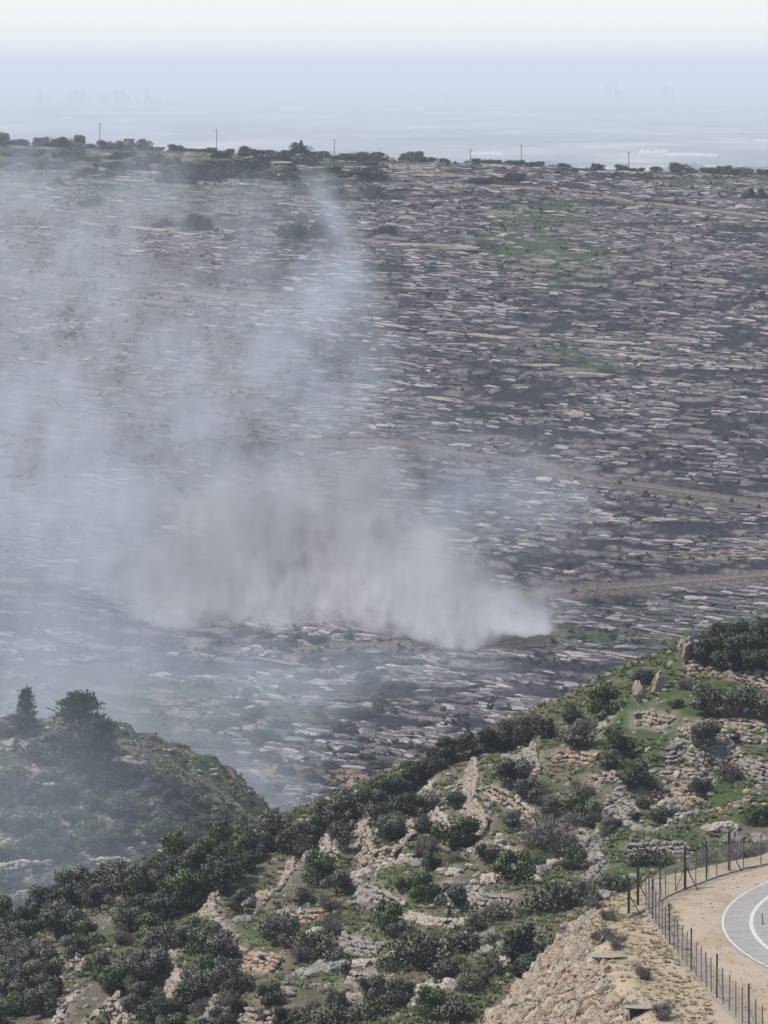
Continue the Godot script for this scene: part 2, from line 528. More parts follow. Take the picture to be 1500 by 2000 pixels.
func build_mid_hill() -> void:
	# the spur on the left with pines, old terraces in front
	mid_g = grid(-95.0, 10.0, 430.0, 690.0, 0.8, 0.8)
	var n := noise(21, 0.03, 4)
	var fine := noise(22, 0.25, 3)
	for j in mid_g.nd:
		var d: float = mid_g.d0 + j * mid_g.dd
		for i in mid_g.nx:
			var x: float = mid_g.x0 + i * mid_g.dx
			var y := -108.0 - 8.2 * smooth(625.0, 545.0, d) - 0.06 * maxf(0.0, d - 625.0) * maxf(0.0, d - 625.0)
			y -= 0.04 * pow(maxf(0.0, x + 44.0 + 6.0 * n.get_noise_2d(d * 1.5, 7.0)), 1.75)
			y += 2.6 * n.get_noise_2d(x, d) + 0.3 * fine.get_noise_2d(x, d)
			var q := (y + 0.6 * n.get_noise_2d(x * 2.0 + 40.0, d * 2.0)) / 1.7
			var fr := q - floorf(q)
			y += 1.7 * (smooth(0.6, 0.95, fr) - fr) * 0.8
			var k: int = j * mid_g.nx + i
			mid_g.h[k] = EYE + y + 0.008974 * d
			var t := n.get_noise_2d(x * 3.0, d * 3.0)
			var col := Color(0.06, 0.075, 0.042).lerp(Color(0.12, 0.1, 0.075), smooth(-0.1, 0.4, t + 0.5 * fine.get_noise_2d(x, d)))
			mid_g.c[k] = col.lerp(Color(0.3, 0.25, 0.21), smooth(0.6, 0.7, fr) * smooth(1.0, 0.93, fr) * smooth(-0.1, 0.3, t))
	var o := part("wooded_spur", grid_mesh(mid_g), mat.near, self)
	tag(o, "", "", "", "structure")

var walls := []      # [points, height, tone, label]

func spline_weights(pts: Array) -> Dictionary:
	# thin plate spline through (x, d, y)
	var n := pts.size()
	var m := n + 3
	var a := []
	for i in m:
		var row := PackedFloat64Array(); row.resize(m + 1)
		a.append(row)
	for i in n:
		for j in n:
			var r := Vector2(pts[i][0] - pts[j][0], pts[i][1] - pts[j][1]).length() / 50.0
			a[i][j] = r * r * log(r) if r > 0.0 else 0.02
		for e in [[n, 1.0], [n + 1, pts[i][0] / 50.0], [n + 2, pts[i][1] / 50.0]]:
			a[i][e[0]] = e[1]
			a[e[0]][i] = e[1]
		a[i][m] = pts[i][2]
	for k in m:
		var best := k
		for r in range(k + 1, m):
			if absf(a[r][k]) > absf(a[best][k]): best = r
		var swap: PackedFloat64Array = a[k]
		a[k] = a[best]; a[best] = swap
		for r in range(k + 1, m):
			var f: float = a[r][k] / a[k][k]
			if f == 0.0: continue
			for q in range(k, m + 1): a[r][q] -= f * a[k][q]
	var w := PackedFloat64Array(); w.resize(m)
	for k in range(m - 1, -1, -1):
		var s: float = a[k][m]
		for q in range(k + 1, m): s -= a[k][q] * w[q]
		w[k] = s / a[k][k]
	return {"w": w, "p": pts}

func spline_at(s: Dictionary, x: float, d: float) -> float:
	var n: int = s.p.size()
	var w: PackedFloat64Array = s.w
	var y := w[n] + w[n + 1] * x / 50.0 + w[n + 2] * d / 50.0
	for k in n:
		var ax: float = (x - s.p[k][0]) / 50.0
		var ad: float = (d - s.p[k][1]) / 50.0
		var r2 := ax * ax + ad * ad
		if r2 > 1e-9: y += w[k] * r2 * 0.5 * log(r2)
	return y

func build_near_hill() -> void:
	var given := [[0, 2000, 300], [0, 1830, 340], [300, 2000, 285], [300, 1800, 322], [400, 1700, 333], [530, 1650, 337], [700, 2000, 265], [700, 1800, 300], [700, 1650, 328], [750, 1550, 345], [840, 1500, 350],
		[1000, 2000, 258], [1000, 1800, 287], [1000, 1600, 322], [1040, 1420, 352], [1200, 1700, 300], [1200, 1500, 330], [1150, 1350, 354], [1400, 1650, 310], [1400, 1500, 331], [1400, 1400, 341], [1350, 1280, 355], [1500, 1260, 358], [1500, 1600, 317], [-300, 2000, 315], [1800, 1400, 340]]
	var pts := []
	for g in given:
		var p := at_px(g[0], g[1], g[2])
		pts.append([p.x, -p.z, p.y - EYE])
	var spline := spline_weights(pts)
	var coarse := grid(-60.0, 62.0, 220.0, 424.0, 2.0, 2.0)
	for j in coarse.nd:
		for i in coarse.nx:
			coarse.h[j * coarse.nx + i] = EYE + spline_at(spline, coarse.x0 + i * 2.0, coarse.d0 + j * 2.0)
	near_g = grid(-58.0, 60.0, 228.0, 420.0, 0.4, 0.4)
	var nx: int = near_g.nx
	var broad := noise(31, 0.05, 3)
	var fine := noise(32, 0.35, 3)
	var h: PackedFloat32Array = near_g.h
	for j in near_g.nd:
		var d: float = near_g.d0 + j * near_g.dd
		for i in nx:
			var x: float = near_g.x0 + i * near_g.dx
			var edge := 346.0 + 0.28 * x + 5.0
			var over := maxf(0.0, d - edge)
			h[j * nx + i] = height(coarse, x, d) - 0.035 * over * over + 0.45 * broad.get_noise_2d(x, d) + 0.09 * fine.get_noise_2d(x, d)
	near_g.h = h
	# dry stone walls and broken rock faces where the photograph shows them; the ground steps up behind each
	var seen := [
		[[[1345, 1302], [1400, 1300], [1450, 1312], [1510, 1328]], 1.5, 0, "long beige stone wall below the dark grove"],
		[[[1337, 1424], [1380, 1420], [1430, 1418], [1478, 1424]], 1.1, 0, "straight beige terrace wall with a grassy terrace above it"],
		[[[1238, 1410], [1265, 1405], [1310, 1412]], 1.5, 0, "crumbled stone wall under the upright slabs"],
		[[[1302, 1490], [1340, 1478], [1378, 1492]], 1.9, 1, "humped grey limestone face with a rounded top"],
		[[[1384, 1488], [1420, 1480], [1462, 1500], [1500, 1512]], 1.7, 1, "grey limestone face beside the humped one"],
		[[[1290, 1518], [1330, 1515], [1370, 1520]], 1.0, 0, "low stone line below the humped limestone face"],
		[[[1082, 1488], [1115, 1482], [1160, 1486]], 1.3, 3, "small ochre terrace wall between olive trees"],
		[[[1042, 1450], [1047, 1480], [1052, 1515]], 1.3, 0, "crumbling wall end along a narrow grass strip"],
		[[[1152, 1462], [1172, 1432], [1198, 1405]], 0.7, 2, "thin line of pale stones beside the grassy path"],
		[[[1150, 1525], [1192, 1518]], 0.9, 0, "short stone wall below a green shrub"],
		[[[842, 1528], [848, 1560], [862, 1592], [880, 1612], [915, 1618]], 1.2, 2, "curving pale wall edging a small grassy terrace"],
		[[[925, 1505], [928, 1550], [925, 1590], [952, 1622]], 2.3, 0, "tall ruined wall end of stacked beige stones"],
		[[[962, 1565], [1000, 1585], [1040, 1606], [1090, 1620], [1150, 1625]], 1.2, 0, "long sagging terrace wall below a row of olives"],
		[[[1152, 1625], [1166, 1655], [1178, 1690], [1150, 1722]], 0.9, 1, "low grey wall running down from the sagging wall"],
		[[[882, 1630], [930, 1645], [985, 1648]], 0.9, 1, "low broken wall above a big bare bush"],
		[[[935, 1682], [965, 1662], [1005, 1672]], 1.5, 2, "sloping pale slab face beside a grey shrub"],
		[[[722, 1600], [714, 1640], [728, 1680], [768, 1676]], 2.2, 0, "tall jagged limestone rib with a flat foot"],
		[[[642, 1632], [640, 1662], [655, 1682]], 1.6, 2, "narrow pale rock rib beside an olive"],
		[[[800, 1620], [806, 1656]], 1.4, 0, "slim stone pillar of a broken wall"],
		[[[685, 1712], [740, 1692], [800, 1678]], 0.8, 2, "thin pale stone line under the jagged rib"],
		[[[572, 1690], [566, 1722], [545, 1756], [515, 1790]], 2.4, 0, "broad tumbled rock face below dark oaks"],
		[[[412, 1742], [416, 1790], [432, 1832], [458, 1852]], 2.0, 0, "steep ochre stained rock rib among bushes"],
		[[[462, 1868], [500, 1885], [542, 1890]], 1.7, 3, "squat ochre rock face at the foot of the stained rib"],
		[[[592, 1792], [632, 1784]], 1.2, 3, "small reddish broken rock face"],
		[[[695, 1718], [735, 1742], [782, 1766]], 1.3, 1, "slanting grey rock edge above green shrubs"],
		[[[670, 1838], [692, 1842], [742, 1852]], 1.4, 1, "grey stacked wall corner with a grassy top"],
		[[[868, 1740], [930, 1745], [948, 1762], [992, 1768]], 1.4, 1, "grey stacked wall of even stones"],
		[[[800, 1782], [850, 1798], [900, 1802], [985, 1786]], 0.7, 2, "thin pale ledge line along a grass strip"],
		[[[418, 1925], [424, 1960], [440, 2005]], 1.6, 1, "grey rock rib between dense bushes"],
		[[[330, 1868], [345, 1905], [358, 1955]], 1.7, 0, "beige rock rib standing in the bushes"],
		[[[115, 1925], [130, 1900], [155, 1896]], 1.4, 0, "small beige rock face among dense bushes"],
		[[[118, 1996], [132, 1965], [152, 1948]], 1.3, 2, "pale sunlit rock rib among dense bushes"],
		[[[185, 1996], [215, 1972], [255, 1996]], 1.6, 0, "pointed rock outcrop among dense bushes"],
		[[[815, 1960], [838, 1940], [858, 1915], [868, 1895]], 1.6, 1, "rough grey rock face in low scrub"],
		[[[690, 1905], [745, 1912]], 1.2, 1, "layered grey rock face above a grass patch"],
		[[[948, 1825], [962, 1862]], 1.0, 1, "small heap of grey stones beside the big dark carob"],
		[[[1182, 1580], [1210, 1572], [1240, 1600]], 1.8, 1, "round grey boulder heap below the olive row"],
		[[[1272, 1560], [1310, 1546], [1360, 1552]], 1.6, 3, "orange stone heap between two dark round bushes"],
		[[[1425, 1596], [1450, 1580], [1482, 1580]], 1.3, 3, "orange rubble heap beside a bright green bush"],
		[[[1300, 1622], [1345, 1604], [1400, 1590]], 1.5, 1, "tumbled grey rock face above the fence"],
		[[[1225, 1668], [1280, 1660], [1330, 1656]], 1.1, 1, "line of grey stones just behind the fence"],
		[[[960, 2005], [990, 1985], [1035, 1962]], 1.4, 1, "grey rocks at the foot of the boulder slope"],
		[[[520, 1965], [560, 1958]], 1.0, 0, "short rock ledge behind a tall dark bush"],
		[[[480, 1990], [535, 1985]], 1.3, 0, "layered beige rock ledge under grass"],
		[[[1395, 1452], [1440, 1446], [1500, 1450]], 0.9, 0, "stone edge above the grey limestone faces"]]
	var where := []
	for s in seen:
		var line := []
		for p in s[0]: line.append(hit(near_g, p[0], p[1], 240.0, 400.0))
		where.append(line)
	h = near_g.h
	var rise := PackedFloat32Array(); rise.resize(h.size())
	var stony := PackedFloat32Array(); stony.resize(h.size())
	for w in seen.size():
		var line: Array = where[w]
		var tall: float = seen[w][1]
		var lo := Vector2(1e9, 1e9); var hi := Vector2(-1e9, -1e9)
		for p: Vector3 in line:
			lo = lo.min(Vector2(p.x, -p.z)); hi = hi.max(Vector2(p.x, -p.z))
		var i0 := maxi(int((lo.x - 7.0 - near_g.x0) / 0.4), 0); var i1 := mini(int((hi.x + 7.0 - near_g.x0) / 0.4), nx - 1)
		var j0 := maxi(int((lo.y - 7.0 - near_g.d0) / 0.4), 0); var j1: int = mini(int((hi.y + 7.0 - near_g.d0) / 0.4), near_g.nd - 1)
		for j in range(j0, j1 + 1):
			for i in range(i0, i1 + 1):
				var p := Vector2(near_g.x0 + i * 0.4, near_g.d0 + j * 0.4)
				var best := 1e9
				var sign_ := 1.0
				var past := 0.0
				for k in line.size() - 1:
					var a := Vector2(line[k].x, -line[k].z); var b := Vector2(line[k + 1].x, -line[k + 1].z)
					var ab := b - a
					var t := (p - a).dot(ab) / ab.length_squared()
					var tc := clampf(t, 0.0, 1.0)
					var off := p - (a + ab * tc)
					if off.length() < best:
						best = off.length()
						var up := Vector2(-ab.y, ab.x).normalized()
						if up.dot(Vector2(0.72, 0.7)) < 0.0: up = -up
						sign_ = off.dot(up)
						past = maxf(0.0, maxf(-t, t - 1.0) * ab.length()) if (k == 0 and t < 0.0) or (k == line.size() - 2 and t > 1.0) else 0.0
				var k2: int = j * nx + i
				var fade := smooth(6.5, 1.0, best) * smooth(2.5, 0.0, past)
				rise[k2] += tall * 0.7 * fade * (smooth(-0.5, 0.6, sign_) - 0.45)
				stony[k2] = maxf(stony[k2], smooth(1.5, 0.4, absf(sign_ + 0.5)) * smooth(1.0, 0.0, past))
	var tint := noise(33, 0.06, 4)
	var c: PackedColorArray = near_g.c
	for j in near_g.nd:
		var d: float = near_g.d0 + j * near_g.dd
		for i in nx:
			var x: float = near_g.x0 + i * near_g.dx
			var k: int = j * nx + i
			h[k] += rise[k]
			var t := tint.get_noise_2d(x, d)
			var t2 := tint.get_noise_2d(x * 4.0 + 60.0, d * 4.0)
			var f := fine.get_noise_2d(x * 1.6, d * 1.6)
			var lush := smooth(-0.35, 0.25, t + 0.3 * t2 + 0.01 * (x - 5.0))
			var col := Color(0.15, 0.125, 0.09).lerp(Color(0.062, 0.095, 0.034), lush)
			col = col.lerp(Color(0.1, 0.112, 0.048), smooth(0.0, 0.5, t2 + 0.4 * f) * 0.6)
			col = col.lerp(Color(0.19, 0.155, 0.115), smooth(0.12, 0.5, -t2 + 0.5 * f) * 0.55)
			col = col.lerp(Color(0.26, 0.225, 0.185), clampf(stony[k] * 0.9, 0.0, 1.0))
			c[k] = col
	near_g.h = h
	near_g.c = c
	near_g.stony = stony
	var o := part("terraced_hillside", grid_mesh(near_g), mat.near, self)
	tag(o, "", "", "", "structure")
	for w in seen.size():
		stone_wall(where[w], seen[w][1], seen[w][2], seen[w][3])

func stone_wall(line: Array, tall: float, tone: int, label: String) -> void:
	var at: Vector3 = line[0]
	at.y = height(near_g, at.x, -at.z)
	var root := thing("terrace_wall", at, label, "stone wall", "dry stone walls and rock faces of the near slope")
	for k in line.size() - 1:
		var a: Vector3 = line[k]; var b: Vector3 = line[k + 1]
		var dir := (b - a); dir.y = 0.0
		var long := dir.length()
		dir /= maxf(long, 0.01)
		var up := Vector3(-dir.z, 0, dir.x)
		if up.dot(Vector3(0.72, 0, -0.7)) < 0.0: up = -up
		var rows := maxi(3, int(tall / 0.33))
		for r in rows:
			var t := -0.2
			while t < long + 0.1:
				var big := rng.randf_range(0.24, 0.6) * (1.25 if r == 0 and rng.randf() < 0.3 else 1.0)
				t += big * rng.randf_range(0.62, 0.95)
				if rng.randf() < 0.1: continue
				var back := -0.75 + 1.0 * float(r) / rows
				var p := a + dir * t + up * (back + rng.randf_range(-0.16, 0.16))
				var foot := a + dir * t - up * 0.9
				p.y = maxf(height(near_g, p.x, -p.z) + big * 0.12, height(near_g, foot.x, -foot.z) + tall * 0.8 * (r + 0.3) / rows)
				var turn := Basis(Vector3.UP, atan2(-dir.z, dir.x) + rng.randfn() * 0.35) * Basis(Vector3.RIGHT, rng.randfn() * 0.3) * Basis(Vector3.BACK, rng.randfn() * 0.22)
				var size := Vector3(big * rng.randf_range(1.0, 1.6), big * rng.randf_range(0.6, 0.95), big * rng.randf_range(0.7, 1.1))
				if rng.randf() < 0.12: size *= Vector3(1.7, 1.5, 1.3)
				var m: Material = mat.stone[tone] if rng.randf() < 0.72 else mat.stone[[0, 1, 2, 4][rng.randi() % 4]]
				part("stone", rock_meshes[rng.randi() % rock_meshes.size()], m, root, Transform3D(turn.scaled_local(size), p - at))

# ------------------------------------------------------------------ bench with the road bend
const BENCH_Y := EYE - 48.93
func bench_px(px: float, py: float) -> Vector3:
	var d := 48.93 * F / (py - HORIZON)
	return Vector3((px - 750.0) / F * d, BENCH_Y, -d)

func edge_distance(p: Vector2) -> float:
	# signed distance to the brink of the bench, positive outside
	const E := [[70.0, 268.0], [30.0, 254.0], [24.0, 249.5], [18.5, 243.2], [15.2, 239.0], [12.8, 233.5], [12.0, 226.0], [12.4, 216.0], [13.4, 206.0], [14.4, 196.0], [15.5, 170.0]]
	var best := 1e9
	var s := 1.0
	for k in E.size() - 1:
		var a := Vector2(E[k][0], E[k][1]); var b := Vector2(E[k + 1][0], E[k + 1][1])
		var ab := b - a
		var off := p - (a + ab * clampf((p - a).dot(ab) / ab.length_squared(), 0.0, 1.0))
		if off.length() < best:
			best = off.length()
			s = 1.0 if ab.cross(p - a) < 0.0 else -1.0
	return best * s

func build_bench() -> void:
	bench_g = grid(-8.0, 66.0, 184.0, 280.0, 0.4, 0.4)
	var n := noise(41, 0.12, 4)
	var fine := noise(42, 0.6, 3)
	for j in bench_g.nd:
		var d: float = bench_g.d0 + j * 0.4
		for i in bench_g.nx:
			var x: float = bench_g.x0 + i * 0.4
			var s := edge_distance(Vector2(x, d)) + 0.7 * n.get_noise_2d(x, d)
			var out := maxf(0.0, s + 0.4)
			var y := BENCH_Y - 1.22 * out * out / (out + 1.4)
			y += (0.5 * n.get_noise_2d(x * 1.5, d * 1.5) + 0.12 * fine.get_noise_2d(x, d)) * smooth(-0.8, 2.0, s)
			var k: int = j * bench_g.nx + i
			bench_g.h[k] = y
			var f := fine.get_noise_2d(x * 0.8, d * 0.8)
			var t := n.get_noise_2d(x * 0.8 + 30.0, d * 0.8)
			var col := Color(0.34, 0.275, 0.205).lerp(Color(0.3, 0.23, 0.16), smooth(-0.1, 0.35, t)).lerp(Color(0.36, 0.3, 0.23), smooth(0.0, 0.4, f) * 0.6)
			col = col.lerp(Color(0.32, 0.26, 0.18).lerp(Color(0.26, 0.215, 0.13), smooth(0.0, 0.3, f)), smooth(-3.0, -1.8, s))
			bench_g.c[k] = col.lerp(Color(0.33, 0.26, 0.19), smooth(0.0, 1.0, s))
	var o := part("roadside_ground", grid_mesh(bench_g), mat.bench, self)
	tag(o, "", "", "", "structure")
	var c := Vector3(45.6, 0, -226.0)
	tag(part("road", ring_mesh(c, 16.0, 26.5, BENCH_Y + 0.03), mat.asphalt, self), "", "", "", "structure")
	var r := part("road_marking", ring_mesh(c, 24.6, 24.84, BENCH_Y + 0.036), mat.paint, self)
	tag(r, "", "", "", "structure")
	tag(part("road_marking_001", ring_mesh(c, 26.28, 26.4, BENCH_Y + 0.036), mat.paint, self), "", "", "", "structure")

func ring_mesh(c: Vector3, r0: float, r1: float, y: float, a0 := 2.2, a1 := 4.1) -> ArrayMesh:
	var tris := PackedVector3Array()
	var n := 90
	for k in n:
		var q := []
		for e in [[k, r0], [k, r1], [k + 1, r0], [k + 1, r1]]:
			var a: float = lerpf(a0, a1, float(e[0]) / n)
			q.append(Vector3(c.x + cos(a) * e[1], y, c.z + sin(a) * e[1]))
		for z in [q[0], q[1], q[2], q[1], q[3], q[2]]: tris.append(z)
	return flat_mesh(tris)

func build_embankment() -> void:
	var at := Vector3(9.0, height(bench_g, 9.0, 225.0), -225.0)
	var root := thing("boulder_embankment", at, "slope of piled beige boulders falling away below the fenced road bend", "embankment")
	var placed := 0
	var tries := 0
	while placed < 300 and tries < 6000:
		tries += 1
		var x := rng.randf_range(2.0, 16.0)
		var d := rng.randf_range(198.0, 240.0)
		var s := edge_distance(Vector2(x, d))
		if s < 0.3 or s > 8.5: continue
		var px := 750.0 + F * x / d
		if px < 930 or px > 1330: continue
		if rng.randf() < smooth(1.6, 0.2, s) * 0.7: continue
		var big := 0.4 + 0.55 * pow(rng.randf(), 1.5)
		if rng.randf() < 0.05: big *= 1.6
		var y := height(bench_g, x, d) + big * 0.12
		var py := HORIZON + F * (EYE - y) / d
		if py > 2030: continue
		var turn := Basis(Vector3(rng.randfn(), rng.randfn(), rng.randfn()).normalized(), rng.randf() * TAU)
		var size := Vector3(big * rng.randf_range(0.9, 1.35), big * rng.randf_range(0.7, 1.0), big * rng.randf_range(0.8, 1.15))
		part("boulder", rock_meshes[rng.randi() % rock_meshes.size()], mat.stone[[0, 0, 2, 0, 0, 3][rng.randi() % 6]], root, Transform3D(turn.scaled_local(size), Vector3(x, y, -d) - at))
		placed += 1
	var mm := MultiMesh.new()
	mm.transform_format = MultiMesh.TRANSFORM_3D
	mm.mesh = rock_meshes[2]
	var ts := []
	for k in 14000:
		var x := rng.randf_range(0.0, 17.0)
		var d := rng.randf_range(190.0, 246.0)
		var s := edge_distance(Vector2(x, d))
		if s < -2.4 or s > 11.0: continue
		if s < 0.2 and rng.randf() < 0.8: continue
		var big := rng.randf_range(0.08, 0.4) * (0.4 if s < 0.3 else 1.0)
		var turn := Basis(Vector3(rng.randfn(), rng.randfn(), rng.randfn()).normalized(), rng.randf() * TAU)
		ts.append(Transform3D(turn.scaled_local(Vector3(big * 1.2, big, big)), Vector3(x, height(bench_g, x, d) + big * 0.15, -d) - at))
	mm.instance_count = ts.size()
	for k in ts.size(): mm.set_instance_transform(k, ts[k])
	var rubble := MultiMeshInstance3D.new()
	rubble.name = "rubble"
	rubble.multimesh = mm
	rubble.material_override = mat.stone[0]
	rubble.set_meta("kind", "stuff")
	root.add_child(rubble, true)

func post_mesh(tall: float, thick: float) -> ArrayMesh:
	var t := PackedVector3Array()
	box(t, Vector3(-thick, -0.3, -thick), Vector3(thick, tall, thick))
	return flat_mesh(t)

func bar_mesh(a: Vector3, b: Vector3, r: float, sides := 5) -> ArrayMesh:
	var t := PackedVector3Array()
	tube(t, [a, b], [r, r], sides)
	return flat_mesh(t)

func fence(points: Array, label: String) -> void:
	var line := []
	for p in points: line.append(bench_px(p[0], p[1]))
	var at: Vector3 = line[0]
	var root := thing("wire_fence", at, label, "fence", "wire fences round the road bend")
	var gap := 1.38
	var thin := post_mesh(1.95, 0.024)
	var thick := post_mesh(2.4, 0.036)
	var walked := 0.0
	var posts := []
	for k in line.size() - 1:
		var a: Vector3 = line[k]; var b: Vector3 = line[k + 1]
		var n := maxi(1, int(round(a.distance_to(b) / gap)))
		for q in n: posts.append(a.lerp(b, float(q) / n))
		var foot := PackedVector3Array()
		var side := Vector3(-(b - a).z, 0, (b - a).x).normalized() * 0.11
		var m := [a - side, a + side, b - side, b + side]
		for y in [0.09]:
			var up := Vector3(0, y, 0)
			for z in [m[0] + up, m[1] + up, m[2] + up, m[1] + up, m[3] + up, m[2] + up, m[0], m[0] + up, m[2], m[0] + up, m[2] + up, m[2], m[1], m[3], m[1] + up, m[3], m[3] + up, m[1] + up]: foot.append(z - at)
		part("concrete_footing", flat_mesh(foot), mat.concrete, root)
	posts.append(line[-1])
	for k in posts.size():
		var big: bool = k % 5 == 2
		var o := part("fence_post", thick if big else thin, mat.steel if big else mat.rust, root, Transform3D(Basis(Vector3.UP, rng.randf() * 0.4).rotated(Vector3.BACK, rng.randfn() * 0.012), posts[k] - at))
		if big and k + 1 < posts.size():
			part("brace", bar_mesh(Vector3(0, 1.3, 0), (posts[k + 1] - posts[k]) * 0.55 + Vector3(0, 0.1, 0), 0.022), mat.rust, o)
	for k in posts.size() - 1:
		var a: Vector3 = posts[k]; var b: Vector3 = posts[k + 1]
		var t := PackedVector3Array()
		var long := a.distance_to(b)
		var dir := (b - a) / long
		for y in [0.22, 0.7, 1.2, 1.72]:
			tube(t, [a - at + Vector3(0, y, 0), b - at + Vector3(0, y, 0)], [0.006, 0.006], 3)
		var s := -1.5
		while s < long:
			for way in 2:
				var s0 := s; var s1 := s + 1.5
				var y0 := 0.22; var y1 := 1.72
				var c0 := clampf((0.0 - s0) / 1.5, 0.0, 1.0); var c1 := clampf((long - s0) / 1.5, 0.0, 1.0)
				if c1 - c0 < 0.03: continue
				var pa := a - at + dir * (s0 + 1.5 * c0) + Vector3(0, lerpf(y0, y1, c0) if way == 0 else lerpf(y1, y0, c0), 0)
				var pb := a - at + dir * (s0 + 1.5 * c1) + Vector3(0, lerpf(y0, y1, c1) if way == 0 else lerpf(y1, y0, c1), 0)
				tube(t, [pa, pb], [0.0028, 0.0028], 3)
			s += 0.115
		part("wire_mesh", flat_mesh(t), mat.wire, root)

func build_road_things() -> void:
	fence([[1262, 1778], [1300, 1838], [1350, 1900], [1400, 1952], [1450, 2002], [1490, 2040]], "rusty wire fence running from the corner along the boulder slope")
	fence([[1266, 1776], [1300, 1752], [1338, 1736], [1400, 1713], [1452, 1698], [1520, 1684]], "rusty wire fence curving from the corner behind the road bend")
	for s in [[1228, 1790, 2.15, "tall black post with a brace standing outside the fence corner"], [1246, 1768, 2.2, "tall black post beside the kerb stub at the fence corner"], [1338, 1738, 2.5, "tall black post with two braces in the curving fence"], [1424, 1700, 2.3, "tall black post in front of the purple bush"]]:
		var p := bench_px(s[0], s[1])
		var o := thing("steel_post", p, s[3], "post", "tall black posts along the fence")
		part("shaft", post_mesh(s[2], 0.075), mat.steel, o)
		part("brace", bar_mesh(Vector3(0.0, s[2] * 0.6, 0.0), Vector3(0.75, 0.0, 0.25), 0.035), mat.steel, o)
		if s[2] > 2.4:
			part("brace", bar_mesh(Vector3(0.0, s[2] * 0.55, 0.0), Vector3(-0.6, 0.0, 0.3), 0.03), mat.steel, o)
		part("cap", bar_mesh(Vector3(0, s[2], 0), Vector3(0, s[2] + 0.07, 0), 0.09, 8), mat.steel, o)
	# kerb stub at the corner
	var a := bench_px(1225, 1793); var b := bench_px(1262, 1778)
	var kerb := thing("kerb_stub", a, "short concrete kerb joining the black post to the fence corner", "kerb")
	part("kerb_stone", bar_mesh(Vector3(0, 0.08, 0), b - a + Vector3(0, 0.08, 0), 0.14, 6), mat.concrete, kerb)
	var mk := thing("road_marker", bench_px(1490, 1806), "thin dark marker stick standing on the asphalt bend", "road marker")
	part("stick", bar_mesh(Vector3(0, 0.0, 0), Vector3(-0.04, 0.62, 0), 0.03, 6), mat.steel, mk)
	part("foot", bar_mesh(Vector3(0, 0.0, 0), Vector3(0, 0.06, 0), 0.1, 8), mat.steel, mk)
	for s in [[1190, 1872, 1.9, 0.55, "flat concrete slab over a dark drain opening on the boulder slope"], [1262, 1972, 2.2, 0.7, "flat grey concrete slab half hidden by a dry bush"]]:
		var p := bench_px(s[0], s[1])
		p = hit(bench_g, s[0], s[1], 190.0, 270.0)
		var o := thing("concrete_slab", p, s[4], "slab", "concrete slabs by the fence")
		part("cover", flag_meshes[0], mat.concrete, o, Transform3D(Basis.from_scale(Vector3(s[2] * 1.15, 0.2, s[3] * 2.2)), Vector3(0, 0.12, 0)))
		for e in [-1.0, 1.0]:
			part("side_wall", flag_meshes[1], mat.concrete, o, Transform3D(Basis.from_scale(Vector3(0.4, 1.0, s[3] * 2.0)), Vector3(e * s[2] * 0.45, -0.4, 0)))

# ------------------------------------------------------------------ plants
func plant(called: String, kind: String, p: Vector3, wide: float, label: String, category: String, group: String, tall := 1.0, lift := 0.0) -> void:
	var o := thing(called, p, label, category, group)
	o.rotation.y = rng.randf() * TAU
	var c: Array = crowns[kind]
	var size := Vector3(wide, wide * tall, wide)
	part("crown", c[rng.randi() % c.size()], mat.leaf, o, Transform3D(Basis.from_scale(size), Vector3(0, (lift - (0.1 if lift < 0.01 else 0.04)) * wide, 0)))
	part("trunk", trunks[rng.randi() % trunks.size()], mat.bark, o, Transform3D(Basis.from_scale(size * Vector3(0.9, maxf(0.8, 0.6 + lift), 0.9)), Vector3.ZERO))

const LABELS := {
	"olive": ["olive_tree", "grey-green olive tree on a stone terrace of the near slope", "tree"],
	"green": ["green_shrub", "fresh green leafy shrub among the stone terraces", "shrub"],
	"dark": ["evergreen_oak", "dark evergreen oak bush on the near slope", "tree"],
	"bare": ["leafless_bush", "purplish leafless bush of fine twigs on the near slope", "bush"],
	"scrub": ["thorny_scrub", "low spreading grey-green scrub between the rocks", "scrub"]}

func near_plant(kind: String, px: float, base: float, w: float, label := "", tall := 1.0) -> void:
	var p := hit(near_g, px, base, 240.0, 410.0)
	var wide := w * -p.z / F * 1.12
	var l: Array = LABELS[kind]
	var lift := 0.0
	if kind == "olive" or kind == "green" and w > 60: lift = 0.07
	var text: String = label if label else l[1]
	if label == "":
		text = ("small " if wide < 2.0 else "large " if wide > 3.4 else "") + text
	plant(l[0], kind, p, wide, text, l[2], l[0].replace("_", " ") + "s of the near slope", tall, lift)

